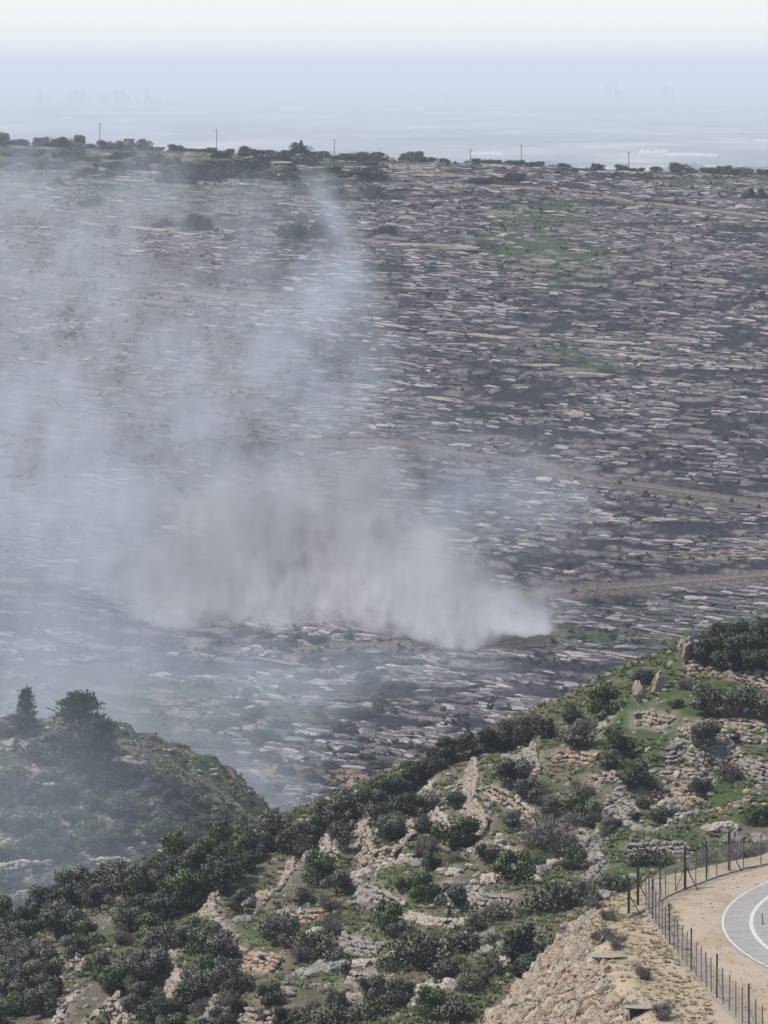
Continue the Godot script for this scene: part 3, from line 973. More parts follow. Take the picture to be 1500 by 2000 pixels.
func build_near_plants() -> void:
	var list := {
		"green": [[1170, 1374, 52], [1187, 1404, 78], [1207, 1480, 74], [1134, 1612, 78], [889, 1662, 92], [830, 1760, 66], [1003, 1732, 84], [1123, 1700, 60], [368, 1782, 112], [620, 1728, 74], [755, 1828, 78], [389, 1846, 64], [219, 1944, 76], [320, 2000, 66], [16, 1990, 64], [1482, 1614, 56], [1320, 1384, 32], [840, 1990, 70]],
		"olive": [[1127, 1470, 74], [1187, 1504, 48], [1380, 1456, 58], [1433, 1452, 34], [1383, 1398, 82], [1443, 1400, 78], [1487, 1412, 66], [995, 1545, 84], [1038, 1568, 62], [1081, 1594, 48], [998, 1616, 44], [830, 1592, 54], [665, 1660, 66], [680, 1622, 90], [635, 1618, 66], [764, 1640, 66], [656, 1754, 64], [476, 1788, 56], [590, 1770, 50], [545, 1848, 80], [410, 1896, 100], [440, 1920, 66], [380, 1970, 84], [725, 1965, 66], [764, 1960, 60], [1037, 1928, 76], [1198, 1630, 42], [878, 1788, 74], [785, 1845, 56], [945, 1694, 56]],
		"dark": [[1253, 1338, 44], [1063, 1442, 62], [1117, 1412, 52], [880, 1492, 70], [922, 1480, 74], [965, 1472, 76], [1003, 1462, 70], [1030, 1440, 60], [850, 1512, 70], [818, 1532, 66], [788, 1552, 72], [755, 1566, 66], [720, 1586, 70], [690, 1600, 64], [650, 1610, 66], [566, 1668, 86], [595, 1680, 66], [540, 1655, 66], [505, 1685, 50], [431, 1748, 96], [455, 1725, 66], [480, 1705, 56], [894, 1580, 48], [782, 1592, 64], [766, 1648, 56], [830, 1625, 50], [843, 1698, 50], [787, 1742, 40], [680, 1912, 32], [1245, 1548, 68], [1365, 1562, 46], [530, 1965, 58], [476, 1940, 46], [464, 1985, 46], [1377, 1292, 66], [1417, 1278, 84], [1443, 1312, 86], [1485, 1330, 76], [1470, 1285, 76], [1400, 1312, 66], [1362, 1296, 56], [1500, 1255, 80], [1440, 1262, 70], [1395, 1262, 56], [782, 1970, 76], [656, 1972, 46], [557, 2000, 52], [320, 1800, 80], [270, 1790, 70], [610, 1640, 70], [735, 1612, 56]],
		"bare": [[889, 1685, 36], [1080, 1668, 134], [650, 1826, 66], [1440, 1684, 76], [1340, 1348, 40], [310, 1925, 66], [640, 1790, 56], [1380, 1690, 60], [1480, 1680, 56]],
		"scrub": [[842, 1880, 130], [905, 1858, 116], [614, 1862, 96], [1076, 1778, 130], [920, 1938, 66], [887, 1990, 90], [650, 2000, 96], [605, 2005, 80], [725, 1990, 96], [1140, 1765, 70], [980, 1800, 70], [1290, 1600, 60], [1420, 1520, 60], [1270, 1690, 90], [1190, 1740, 80], [800, 1860, 80], [960, 1900, 70], [880, 1905, 80], [770, 1890, 70]]}
	for kind in list:
		for t in list[kind]: near_plant(kind, t[0], t[1], t[2])
	near_plant("dark", 1031, 1905, 118, "big dark carob tree at the foot of the boulder slope", 1.1)
	# the thicket at the lower left
	for k in 105:
		var px := rng.randf_range(-20.0, 470.0)
		var py := rng.randf_range(1770.0, 2040.0)
		if py < 1835.0 - px * 0.18: continue
		if absf(px - 345.0) < 26.0 and py > 1865.0 and py < 1965.0: continue
		if absf(px - 432.0) < 22.0 and py < 1860.0: continue
		if absf(px - 135.0) < 30.0 and py > 1895.0: continue
		if absf(px - 218.0) < 34.0 and py > 1965.0: continue
		var kind: String = ["olive", "dark", "olive", "green", "bare", "scrub", "olive"][rng.randi() % 7]
		near_plant(kind, px, py, rng.randf_range(48.0, 92.0), ["grey-green olive tree crowded in the thicket", "dark oak bush crowded in the thicket", "green shrub crowded in the thicket", "leafless twiggy bush crowded in the thicket", "low scrub crowded in the thicket"][["olive", "dark", "green", "bare", "scrub"].find(kind)])
	for k in 70:
		var px := rng.randf_range(480.0, 1500.0)
		var py := rng.randf_range(1480.0, 2010.0)
		if py < 1975.0 - 0.47 * px + 60.0: continue
		if px > 950.0 and py > 1960.0 - (px - 950.0) * 0.9: continue
		near_plant(["scrub", "scrub", "olive", "bare"][rng.randi() % 4], px, py, rng.randf_range(26.0, 60.0))
	for k in 34:
		var px := -10.0 + k * 16.0 + rng.randf_range(-6.0, 6.0)
		var sort: String = ["dark", "olive", "dark", "green"][rng.randi() % 4]
		near_plant(sort, px, 1806.0 - 0.35 * px + rng.randf_range(6.0, 46.0), rng.randf_range(56.0, 92.0), {"dark": "dark oak bush on the brink above the smoky valley", "olive": "grey-green olive on the brink above the smoky valley", "green": "leafy green shrub on the brink above the smoky valley"}[sort])
	var bits := []
	for k in 5200:
		var x := rng.randf_range(12.0, 30.0)
		var d := rng.randf_range(198.0, 250.0)
		if edge_distance(Vector2(x, d)) > -0.2 or Vector2(x - 45.6, d - 226.0).length() < 26.2: continue
		var big := 0.03 + 0.12 * pow(rng.randf(), 4.0)
		bits.append(Transform3D(Basis(Vector3.UP, rng.randf() * TAU).scaled_local(Vector3(big * 1.3, big * 0.7, big)), Vector3(x, height(bench_g, x, d) + big * 0.1, -d)))
	scatter("verge_gravel", "loose gravel strewn over the sandy verge of the road", rock_meshes[6], mat.stone[1], bits, [])
	# dry bushes on the bench
	for t in [[1188, 1800, 46, "dry twiggy bush on the brink beside the black posts"], [1160, 1780, 52, "greyish dry bush at the top of the boulder slope"], [1178, 1840, 60, "dry thorn bush behind the concrete slab"], [1205, 1855, 50, "dry thorn bush on the gravel strip"], [1258, 1915, 58, "leafless grey bush between fence and boulders"], [1290, 1992, 66, "leafless bush covering the grey concrete slab"], [1240, 1985, 50, "small leafless bush beside the grey concrete slab"]]:
		var p := hit(bench_g, t[0], t[1], 190.0, 270.0)
		plant("dry_bush", "bare", p, t[2] * -p.z / F, t[3], "bush", "dry bushes along the fence", 1.0)
	# grass and low herbs
	tufts("grass_tufts", "short green and dry grass tufts between the stones of the near slope", near_g, 26000, -40.0, 40.0, 250.0, 365.0, Color(0.08, 0.105, 0.045), Color(0.17, 0.15, 0.095), 0.26)
	tufts("dry_grass", "sparse dry grass on the gravel beside the fence", bench_g, 2600, 4.0, 17.0, 200.0, 246.0, Color(0.26, 0.22, 0.13), Color(0.3, 0.25, 0.17), 0.16)

func tufts(called: String, label: String, g: Dictionary, n: int, x0: float, x1: float, d0: float, d1: float, c0: Color, c1: Color, size: float) -> void:
	var tris := PackedVector3Array()
	var r := RandomNumberGenerator.new(); r.seed = 77
	for k in 14:
		var a := r.randf() * TAU
		var root := Vector3(cos(a), 0, sin(a)) * 0.35 * r.randf()
		var tip := root + Vector3(cos(a) * 0.4, 0.4 + 0.5 * r.randf(), sin(a) * 0.4)
		var side := Vector3(-sin(a), 0, cos(a)) * 0.13
		for p in [root - side, tip, root + side]: tris.append(p)
	var mm := MultiMesh.new()
	mm.transform_format = MultiMesh.TRANSFORM_3D
	mm.use_colors = true
	mm.mesh = flat_mesh(tris)
	mm.instance_count = n
	var patchy := noise(55, 0.07, 3)
	for k in n:
		var x := 0.0; var d := 0.0
		for q in 6:
			x = rng.randf_range(x0, x1); d = rng.randf_range(d0, d1)
			if patchy.get_noise_2d(x, d) > rng.randf_range(-0.35, 0.3): break
		var s := size * rng.randf_range(0.5, 1.7)
		mm.set_instance_transform(k, Transform3D(Basis(Vector3.UP, rng.randf() * TAU).scaled_local(Vector3(s * 1.6, s, s * 1.6)), Vector3(x, height(g, x, d) - 0.02, -d)))
		mm.set_instance_color(k, c0.lerp(c1, clampf(rng.randf() * 0.8 - patchy.get_noise_2d(x * 1.5, d * 1.5), 0.0, 1.0)) * rng.randf_range(0.75, 1.2))
	var o := MultiMeshInstance3D.new()
	o.name = called
	o.multimesh = mm
	o.material_override = mat.leaf
	tag(o, label, "grass", "", "stuff")
	add_child(o, true)

func build_near_stones() -> void:
	# upright slabs and lone boulders
	for s in [[1342, 1302, 36, 1.25, "tall pointed limestone slab in front of the dark grove"], [1247, 1372, 30, 1.4, "upright pale limestone slab at the end of the grassy path"], [1286, 1350, 26, 1.5, "upright limestone slab beside a rusty patch below the pointed slab"], [1440, 1396, 18, 1.0, "pale boulder under an olive on the grassy terrace"], [600, 1690, 26, 1.0, "tilted brown rock slab at the edge of the oaks"]]:
		var p := hit(near_g, s[0], s[1], 240.0, 400.0)
		var w: float = s[2] * -p.z / F
		var o := thing("upright_slab", p, s[4], "rock", "upright limestone slabs")
		part("slab", slab_meshes[rng.randi() % 5], mat.stone[0], o, Transform3D(Basis(Vector3.UP, rng.randf()).rotated(Vector3.BACK, rng.randfn() * 0.15).scaled_local(Vector3(w * 1.35, w * s[3] * 1.3, w * 0.8)), Vector3(0, w * s[3] * 0.4, 0)))
		part("foot_stone", rock_meshes[rng.randi() % 7], mat.stone[1], o, Transform3D(Basis.from_scale(Vector3(w * 0.6, w * 0.4, w * 0.6)), Vector3(w * 0.4, 0.05, 0.3)))
	for s in [[1010, 1485], [905, 1535], [870, 1705], [962, 1722], [1060, 1705], [1122, 1695], [1150, 1755], [752, 1775], [722, 1762], [600, 1905], [642, 1895], [762, 1878], [500, 1768], [450, 1808], [622, 1826], [702, 1955], [850, 1936], [1000, 1885], [1250, 1625], [1300, 1585], [1460, 1645], [1405, 1622], [1330, 1580], [1085, 1655], [560, 1790], [820, 1690]]:
		var p := hit(near_g, s[0], s[1], 240.0, 400.0)
		var sort := rng.randi() % 3
		var side: String = "near the upright slabs" if s[1] < 1550 else "among the terraces behind the fence" if s[0] > 1150 else "on the middle terraces" if s[0] > 800 else "in the scrub of the lower slope"
		var o := thing("limestone_outcrop", p, "craggy " + ["beige", "grey", "pale"][sort] + " limestone outcrop " + side, "rock outcrop", "limestone outcrops of the near slope")
		for q in 9:
			var w := rng.randf_range(0.5, 1.3)
			var off := Vector3(rng.randfn() * 0.9, 0, rng.randfn() * 0.5)
			off.y = height(near_g, p.x + off.x, -(p.z + off.z)) - p.y + w * 0.12
			part("crag", slab_meshes[rng.randi() % 5], mat.stone[sort if rng.randf() < 0.75 else 4], o, Transform3D(Basis(Vector3.UP, rng.randfn() * 0.5).rotated(Vector3.BACK, rng.randfn() * 0.2).scaled_local(Vector3(w * 1.3, w * 0.75, w)), off))
	var barrel := thing("blue_barrel", hit(near_g, 713, 1680, 240.0, 400.0), "small blue barrel standing at the foot of the jagged limestone rib", "barrel")
	part("drum", bar_mesh(Vector3(0, -0.05, 0), Vector3(0, 0.62, 0), 0.19, 12), mat.blue, barrel)
	part("rim", bar_mesh(Vector3(0, 0.6, 0), Vector3(0, 0.66, 0), 0.205, 12), mat.blue, barrel)
	# lone boulders: the larger ones are things, the small ones stuff
	var ts := []
	var made := 0
	for k in 9000:
		var x := rng.randf_range(-40.0, 40.0)
		var d := rng.randf_range(250.0, 366.0)
		var i := int((x - near_g.x0) / 0.4); var j := int((d - near_g.d0) / 0.4)
		var st: float = near_g.stony[j * near_g.nx + i]
		var big := 0.14 + 0.5 * pow(rng.randf(), 3.0)
		if st < 0.1 and rng.randf() < 0.45: continue
		var p := Vector3(x, height(near_g, x, d) + big * 0.08, -d)
		var turn := Basis(Vector3(rng.randfn() * 0.3, 1.0, rng.randfn() * 0.3).normalized(), rng.randf() * TAU)
		var t := Transform3D(turn.scaled_local(Vector3(big * 1.3, big * 0.7, big)), p)
		if big > 0.5 and made < 150 and absf(x) < d * 0.097:
			made += 1
			var sort := rng.randi() % 3
			var o := part(numbered("boulder"), rock_meshes[rng.randi() % 7], mat.stone[sort], self, t)
			tag(o, "lone " + ["beige", "grey", "pale"][sort] + " boulder lying " + ("beside a terrace wall" if st > 0.1 else "in the grass") + " of the near slope", "boulder", "lone boulders of the near slope")
		else: ts.append(t)
	scatter("loose_stones", "small loose limestone fragments strewn over the near slope", rock_meshes[4], mat.stone[1], ts, [])

func scatter(called: String, label: String, mesh: Mesh, m: Material, ts: Array, cols: Array) -> void:
	var mm := MultiMesh.new()
	mm.transform_format = MultiMesh.TRANSFORM_3D
	mm.use_colors = cols.size() > 0
	mm.mesh = mesh
	mm.instance_count = ts.size()
	for k in ts.size():
		mm.set_instance_transform(k, ts[k])
		if cols.size(): mm.set_instance_color(k, cols[k])
	var o := MultiMeshInstance3D.new()
	o.name = called
	o.multimesh = mm
	o.material_override = m
	tag(o, label, "stones", "", "stuff")
	add_child(o, true)

# ------------------------------------------------------------------ far slope: ledges, bushes, poles
func ledge_turn(tilt: float) -> Basis:
	return Basis(Vector3.UP, -0.33 + rng.randfn() * 0.12) * Basis(Vector3.BACK, -0.05 + tilt + rng.randfn() * 0.03) * Basis(Vector3.RIGHT, rng.randfn() * 0.15)

func build_far_stones() -> void:
	# the long pale ledges that stand out
	var n := 0
	var named := [[870, 487, 130, 12], [800, 482, 70, 8], [1060, 512, 60, 8], [1130, 492, 46, 6], [1305, 548, 60, 8], [1390, 552, 70, 9], [1260, 560, 50, 7], [1320, 668, 100, 12], [1180, 672, 120, 6], [1200, 690, 140, 6], [1240, 700, 120, 6], [1150, 738, 110, 10], [1050, 716, 90, 6], [780, 640, 90, 6], [860, 652, 100, 6], [960, 660, 110, 6], [1290, 1020, 70, 10], [1480, 1065, 50, 9], [900, 1060, 60, 7], [990, 820, 60, 6], [870, 782, 70, 5], [790, 712, 60, 6], [1120, 812, 50, 10], [1400, 640, 60, 6], [1450, 720, 60, 6], [290, 450, 90, 6], [170, 440, 60, 5], [360, 458, 70, 5], [250, 355, 60, 4], [230, 395, 40, 4], [450, 420, 60, 4], [550, 320, 60, 5], [540, 1296, 130, 5], [620, 1290, 70, 5], [840, 1450, 80, 6], [780, 1440, 60, 6], [1180, 1228, 50, 6], [1200, 1280, 150, 4], [1280, 1236, 120, 4]]
	for s in named:
		var p := hit(far_g, s[0], s[1], 620.0, 1470.0)
		var w: float = s[2] * -p.z / F
		var hgt: float = maxf(0.5, s[3] * -p.z / F * 0.8)
		var o := part(numbered("limestone_ledge"), slab_meshes[rng.randi() % 5], mat.ledge[0], self, Transform3D(ledge_turn(0.0).scaled_local(Vector3(w * 1.1, hgt * 1.6, 2.2)), p + Vector3(0, hgt * 0.35, 0)))
		tag(o, ("very long" if s[2] > 95 else "long" if s[2] > 55 else "short") + " pale limestone ledge " + ("near the ridge" if s[1] < 400 else "under the hilltop track" if s[1] < 600 else "above the middle dirt track" if s[1] < 880 else "under the middle dirt track" if s[1] < 1150 else "on the valley side below the fire"), "rock ledge", "long limestone ledges on the far slope")
		n += 1
	var clump := noise(61, 0.035, 3)
	var broad := noise(62, 0.012, 3)
	var ts := [[], [], []]
	var cols := [[], [], []]
	for k in 380000:
		var d := sqrt(rng.randf_range(690.0 * 690.0, 1420.0 * 1420.0)) if rng.randf() < 0.78 else rng.randf_range(690.0, 930.0)
		var x := rng.randf_range(-0.108, 0.108) * d
		var s := d + 0.35 * x
		if s > 1412.0: continue
		var i := int((x - far_g.x0) / far_g.dx); var j := int((d - far_g.d0) / far_g.dd)
		if far_g.soft[j * far_g.nx + i] > 0.2: continue
		var c := clump.get_noise_2d(x * 0.5, d * 1.3) + 0.35 * clump.get_noise_2d(x * 3.0, d * 6.0)
		var thin := 0.0
		if x < -30.0: thin = 0.25
		if s > 1310.0 and x < 0.0: thin = 0.4
		var ph: float = far_g.phase[j * far_g.nx + i]
		thin += 0.22 - 0.5 * smooth(0.35, 0.6, ph) * smooth(1.0, 0.85, ph)
		thin += 0.5 * broad.get_noise_2d(x, d * 1.4)
		if c < rng.randf_range(0.03, 0.4) + thin: continue
		var big := 0.25 + 2.5 * pow(rng.randf(), 5.0)
		var hx: float = (far_g.flat[j * far_g.nx + i + 1] - far_g.flat[j * far_g.nx + i]) / far_g.dx + 0.05
		var hd: float = (far_g.flat[(j + 1) * far_g.nx + i] - far_g.flat[j * far_g.nx + i]) / far_g.dd
		var yaw := -atan2(hx, maxf(hd, 0.06))
		var size := Vector3(big * rng.randf_range(1.0, 2.8), big * rng.randf_range(0.14, 0.4) + 0.16, big * rng.randf_range(0.5, 0.9))
		if ph > 0.6 and ph < 0.86 and rng.randf() < 0.2: size = Vector3(rng.randf_range(2.0, 6.0), rng.randf_range(0.4, 1.0), rng.randf_range(0.8, 1.5))
		var p := Vector3(x, height(far_g, x, d) + size.y * 0.12, -d)
		var t := Transform3D((Basis(Vector3.UP, yaw + rng.randfn() * 0.1) * Basis(Vector3.BACK, -0.05 + rng.randfn() * 0.03) * Basis(Vector3.RIGHT, rng.randfn() * 0.15)).scaled_local(size), p)
		if big > 2.1 and n < 290:
			n += 1
			var o := part(numbered("limestone_ledge"), slab_meshes[rng.randi() % 5], mat.ledge[rng.randi() % 2], self, t)
			var tone: String = ["pinkish", "grey"][0 if o.get_surface_override_material(0) == mat.ledge[0] else 1]
			var form: String = "thick " if size.y > 0.3 * size.x else "flat " if size.y < 0.24 * size.x else ""
			var on: String = "on the slope just below the skyline" if s > 1290.0 else "between the hilltop track and the middle dirt track" if s > 1060.0 else "between the middle dirt track and the reddish track" if s > 950.0 else "below the reddish track"
			tag(o, form + tone + " limestone block bedded " + on, "rock ledge", "limestone blocks on the far slope")
			continue
		var v := rng.randi() % 3
		ts[v].append(t)
		var b := rng.randf_range(0.6, 1.25)
		cols[v].append((Color(0.4, 0.36, 0.35) if rng.randf() < 0.3 else Color(0.15, 0.138, 0.142)) * b)
	for v in 3:
		scatter("scattered_rocks", "countless pale limestone fragments strewn over the burnt slope", flag_meshes[v], mat.far_stone, ts[v], cols[v])

func far_plant(called: String, kind: String, px: float, base: float, w: float, label: String, group: String, tall := 0.9) -> void:
	var p := crest(px) if base < 0.0 else hit(far_g, px, base, 620.0, 1440.0)
	var wide := w * -p.z / F * 1.1
	var o := thing(called, p, label, "bush", group)
	o.rotation.y = rng.randf() * TAU
	var c: Array = crowns[kind]
	part("crown", c[rng.randi() % c.size()], mat.leaf, o, Transform3D(Basis.from_scale(Vector3(wide, wide * tall, wide)), Vector3(0, -0.28 * wide * tall, 0)))
	part("trunk", trunks[rng.randi() % trunks.size()], mat.bark, o, Transform3D(Basis.from_scale(Vector3(wide, wide * tall * 0.7, wide)), Vector3.ZERO))

func crest(px: float) -> Vector3:
	# where the far hill's skyline lies in that direction
	var u := (px - 750.0) / F
	var best := -1e9
	var at := Vector3.ZERO
	var d := 1300.0
	while d < 1475.0:
		var y := height(far_g, u * d, d)
		if (y - EYE) / d > best:
			best = (y - EYE) / d
			at = Vector3(u * d, y, -d)
		d += 1.0
	return at

func build_far_plants() -> void:
	# along the skyline
	for t in [[2, 284, 30, 1.2], [40, 286, 40, .5], [84, 296, 34, .8], [112, 294, 36, .9], [148, 296, 44, .9], [130, 298, 30, .8], [208, 298, 34, .9], [232, 298, 30, .8], [262, 298, 34, .8], [282, 296, 32, 1.0], [345, 296, 32, .7], [380, 298, 16, .6], [412, 299, 22, .8], [448, 302, 18, .8], [478, 302, 32, .8], [520, 302, 44, .4], [560, 304, 40, .4], [620, 305, 50, .35], [700, 308, 40, .5], [790, 304, 30, .9], [808, 305, 44, .7], [826, 307, 24, .7], [845, 310, 18, .8], [866, 312, 16, .9], [925, 322, 30, .6], [1020, 322, 14, 1.2], [1165, 322, 22, .8], [1216, 322, 26, .8], [1280, 326, 24, .8], [1325, 326, 34, .8], [1350, 330, 24, .6], [1385, 334, 30, .7], [1415, 336, 34, .8], [1440, 340, 30, .8], [1462, 343, 34, .7], [1490, 348, 30, .7], [1400, 335, 24, .7], [965, 330, 30, .5], [1100, 326, 26, .5], [1250, 330, 20, .5]]:
		var form: String = "low spreading" if t[3] < 0.55 else "tall" if t[3] > 0.95 else "rounded"
		var near_to: String = "at the smoky end of the skyline" if t[0] < 330 else "on the skyline beside the lone pine" if t[0] < 720 else "on the skyline by the rocky mound" if t[0] < 980 else "on the falling end of the skyline"
		far_plant("skyline_bush", "dark", t[0], -1.0, t[2] * 1.25, ("small " if t[2] < 25 else "") + form + " dark bush " + near_to, "bushes along the skyline", t[3])
	for k in 60:
		var px := rng.randf_range(-10.0, 730.0) if k < 44 else rng.randf_range(860.0, 1510.0)
		far_plant("ridge_hedge_bush", "dark" if rng.randf() < 0.7 else "burnt", px, -1.0, rng.randf_range(14.0, 34.0), "low ragged bush in the broken hedge along the ridge", "low hedge bushes along the ridge", rng.randf_range(0.4, 0.75))
	# on the slope below it
	for t in [[1465, 385, 42, 1.0], [1490, 385, 40, 1.0], [985, 588, 28, .9], [945, 358, 60, .5], [1000, 352, 70, .5], [110, 362, 44, .9], [375, 445, 90, .6], [590, 460, 110, .6], [640, 385, 60, .6], [660, 380, 40, .7], [350, 350, 120, .35], [250, 330, 110, .35], [480, 330, 120, .35], [700, 345, 90, .4], [740, 350, 60, .5], [560, 350, 90, .4], [440, 345, 80, .4], [180, 400, 60, .6], [320, 440, 60, .6], [760, 455, 40, .8], [690, 425, 40, .6], [220, 460, 50, .5], [450, 470, 60, .5], [1090, 340, 40, .4], [1200, 345, 50, .4]]:
		far_plant("slope_bush", "burnt", t[0], t[1], t[2], ("wide " if t[2] > 75 else "small " if t[2] < 45 else "") + ("low" if t[3] < 0.55 else "upright") + " dark bush " + ("on the green shoulder of the far slope" if t[0] > 900 else "on the smoky upper slope"), "bushes of the upper far slope", t[3])
	for k in 70:
		far_plant("hilltop_shrub", "burnt" if rng.randf() < 0.5 else "dark", rng.randf_range(-10.0, 745.0), rng.randf_range(303.0, 352.0), rng.randf_range(26.0, 70.0), "low dark shrub in the belt of scrub under the skyline", "shrubs under the skyline", rng.randf_range(0.35, 0.6))
	for k in 60:
		far_plant("valley_shrub", "dark" if rng.randf() < 0.6 else "olive", rng.randf_range(380.0, 900.0), rng.randf_range(1290.0, 1620.0), rng.randf_range(22.0, 50.0), "small shrub between the rocks of the smoky valley side", "small shrubs of the valley side", rng.randf_range(0.5, 0.85))
	for t in [[545, 1425, 62, .9], [570, 1355, 70, .7], [600, 1330, 60, .8], [715, 1335, 60, .9], [760, 1345, 40, .8], [520, 1450, 70, .7], [500, 1400, 70, .7], [640, 1420, 56, .7], [672, 1430, 66, .8], [740, 1390, 40, 1.0], [620, 1400, 40, .8], [770, 1390, 30, .7], [745, 1432, 46, .6], [650, 1500, 50, .6], [740, 1500, 60, .6], [520, 1480, 70, .5], [610, 1520, 50, .8], [800, 1510, 60, .7], [700, 1470, 70, .4], [560, 1510, 60, .6], [470, 1380, 60, .7], [440, 1420, 70, .7], [380, 1460, 70, .6], [420, 1500, 80, .6], [470, 1540, 70, .6], [520, 1560, 60, .6], [400, 1340, 60, .6], [320, 1270, 60, .6], [230, 1290, 60, .6], [560, 1260, 70, .5], [620, 1255, 50, .6], [680, 1250, 36, .9], [1130, 1252, 40, .7], [1112, 1250, 24, .8], [1230, 1225, 22, .9], [1080, 1280, 22, .6], [985, 1390, 36, .7], [930, 1340, 40, .5], [870, 1390, 36, .6], [850, 1420, 30, .7], [870, 1140, 30, .9], [450, 1580, 70, .7], [500, 1600, 70, .7], [560, 1590, 60, .7], [600, 1570, 50, .7], [350, 1530, 60, .7], [530, 1630, 60, .7], [470, 1640, 60, .7]]:
		far_plant("valley_bush", "dark", t[0], t[1], t[2] * 0.9, ("small " if t[2] < 45 else "wide " if t[2] > 62 else "") + ("rounded" if t[3] > 0.75 else "flat") + " dark bush " + ("near the fire line" if t[1] < 1300 else "among the pale rocks of the valley side" if t[0] > 600 else "in the smoke of the valley side"), "bushes of the valley side", t[3])
	# charred stubs and low bushes nobody could count
	var ts := []
	var cols := []
	var clump := noise(63, 0.03, 3)
	for k in 26000:
		var d := sqrt(rng.randf_range(680.0 * 680.0, 1410.0 * 1410.0)) if rng.randf() < 0.8 else rng.randf_range(680.0, 930.0)
		var x := rng.randf_range(-0.108, 0.108) * d
		if d + 0.35 * x > 1405.0: continue
		if clump.get_noise_2d(x, d * 1.5) < rng.randf_range(-0.3, 0.4): continue
		var s := 0.5 + 1.6 * pow(rng.randf(), 3.0)
		ts.append(Transform3D(Basis(Vector3.UP, rng.randf() * TAU).scaled_local(Vector3(s, s * 0.75, s)), Vector3(x, height(far_g, x, d) - 0.05, -d)))
		cols.append(Color.WHITE * rng.randf_range(0.7, 1.5))
	scatter("charred_scrub", "blackened low scrub left by the fire all over the far slope", crown_mesh(430, Color(0.036, 0.034, 0.034), 0.3, 5, 60, 0.3, 0.8), mat.leaf, ts, cols)
	# the lone pine, the poles and the shed on the ridge
	var p := crest(588)
	var pine := thing("lone_pine", p, "lone flat-crowned pine with a pointed top on the skyline", "tree", "")
	part("crown", crown_mesh(470, Color(0.035, 0.045, 0.032), 0.3, 8, 1400, 0.06, 0.35), mat.leaf, pine, Transform3D(Basis.from_scale(Vector3(9.5, 11.0, 7.0)), Vector3(0, 0.7, 0)))
	part("top", crowns.pine[0], mat.leaf, pine, Transform3D(Basis.from_scale(Vector3(4.4, 4.6, 4.4)), Vector3(0, 1.0, 0)))
	part("trunk", trunks[0], mat.bark, pine, Transform3D(Basis.from_scale(Vector3(4, 6, 4)), Vector3.ZERO))
	var where := ["behind the low bushes at the smoky end of the ridge", "on the bare ridge left of the lone pine", "between the lone pine and the rocky mound", "standing in front of the ridge track", "above a small round bush on the ridge", "beside a small dark bush on the rocky ridge", "beside the dark hedge at the falling end of the ridge"]
	var k := 0
	for t in [[195, 300, 50], [423, 300, 45], [653, 304, 36], [919, 330, 40], [1018, 322, 40], [1228, 322, 36], [1443, 340, 28]]:
		var q := crest(t[0]) if t[0] != 919 and t[0] != 1443 else hit(far_g, t[0], t[1], 620.0, 1440.0)
		var tall: float = t[2] * -q.z / F
		var o := thing("utility_pole", q, "thin utility pole " + where[k], "pole", "utility poles along the ridge")
		part("shaft", bar_mesh(Vector3(0, -0.5, 0), Vector3(0, tall, 0), 0.14, 6), mat.wood, o)
		part("crossarm", bar_mesh(Vector3(-0.6, tall - 0.5, 0), Vector3(0.6, tall - 0.5, 0), 0.06, 4), mat.wood, o)
		k += 1
	var sp := crest(252)
	var shed := thing("hilltop_shed", sp, "tiny pale box-shaped shed among the skyline bushes", "shed")
	var b := PackedVector3Array(); box(b, Vector3(-1.9, -0.5, -1.5), Vector3(1.9, 4.0, 1.5))
	part("wall", flat_mesh(b), mat.concrete, shed)
	b = PackedVector3Array(); box(b, Vector3(-2.2, 4.004, -1.8), Vector3(2.2, 4.25, 1.8))
	part("roof", flat_mesh(b), mat.white, shed)
	b = PackedVector3Array(); box(b, Vector3(0.4, 1.6, 1.502), Vector3(1.2, 3.2, 1.54))
	part("window", flat_mesh(b), mat.steel, shed)
	# rocky mound on the skyline
	var mp := crest(748)
	var mound := thing("rocky_mound", mp, "low pinkish mound of rubble on the skyline beside a dark bush", "rock mound")
	for q in 70:
		var a := rng.randf() * TAU
		var r := sqrt(rng.randf()) * 5.5
		var s := rng.randf_range(0.7, 1.9)
		part("stone", rock_meshes[rng.randi() % 7], mat.ledge[0], mound, Transform3D(Basis(Vector3.UP, rng.randf() * TAU).scaled_local(Vector3(s * 1.3, s * 0.8, s)), Vector3(cos(a) * r, 2.6 * (1.0 - r / 5.6) - 0.6, sin(a) * r * 0.6)))

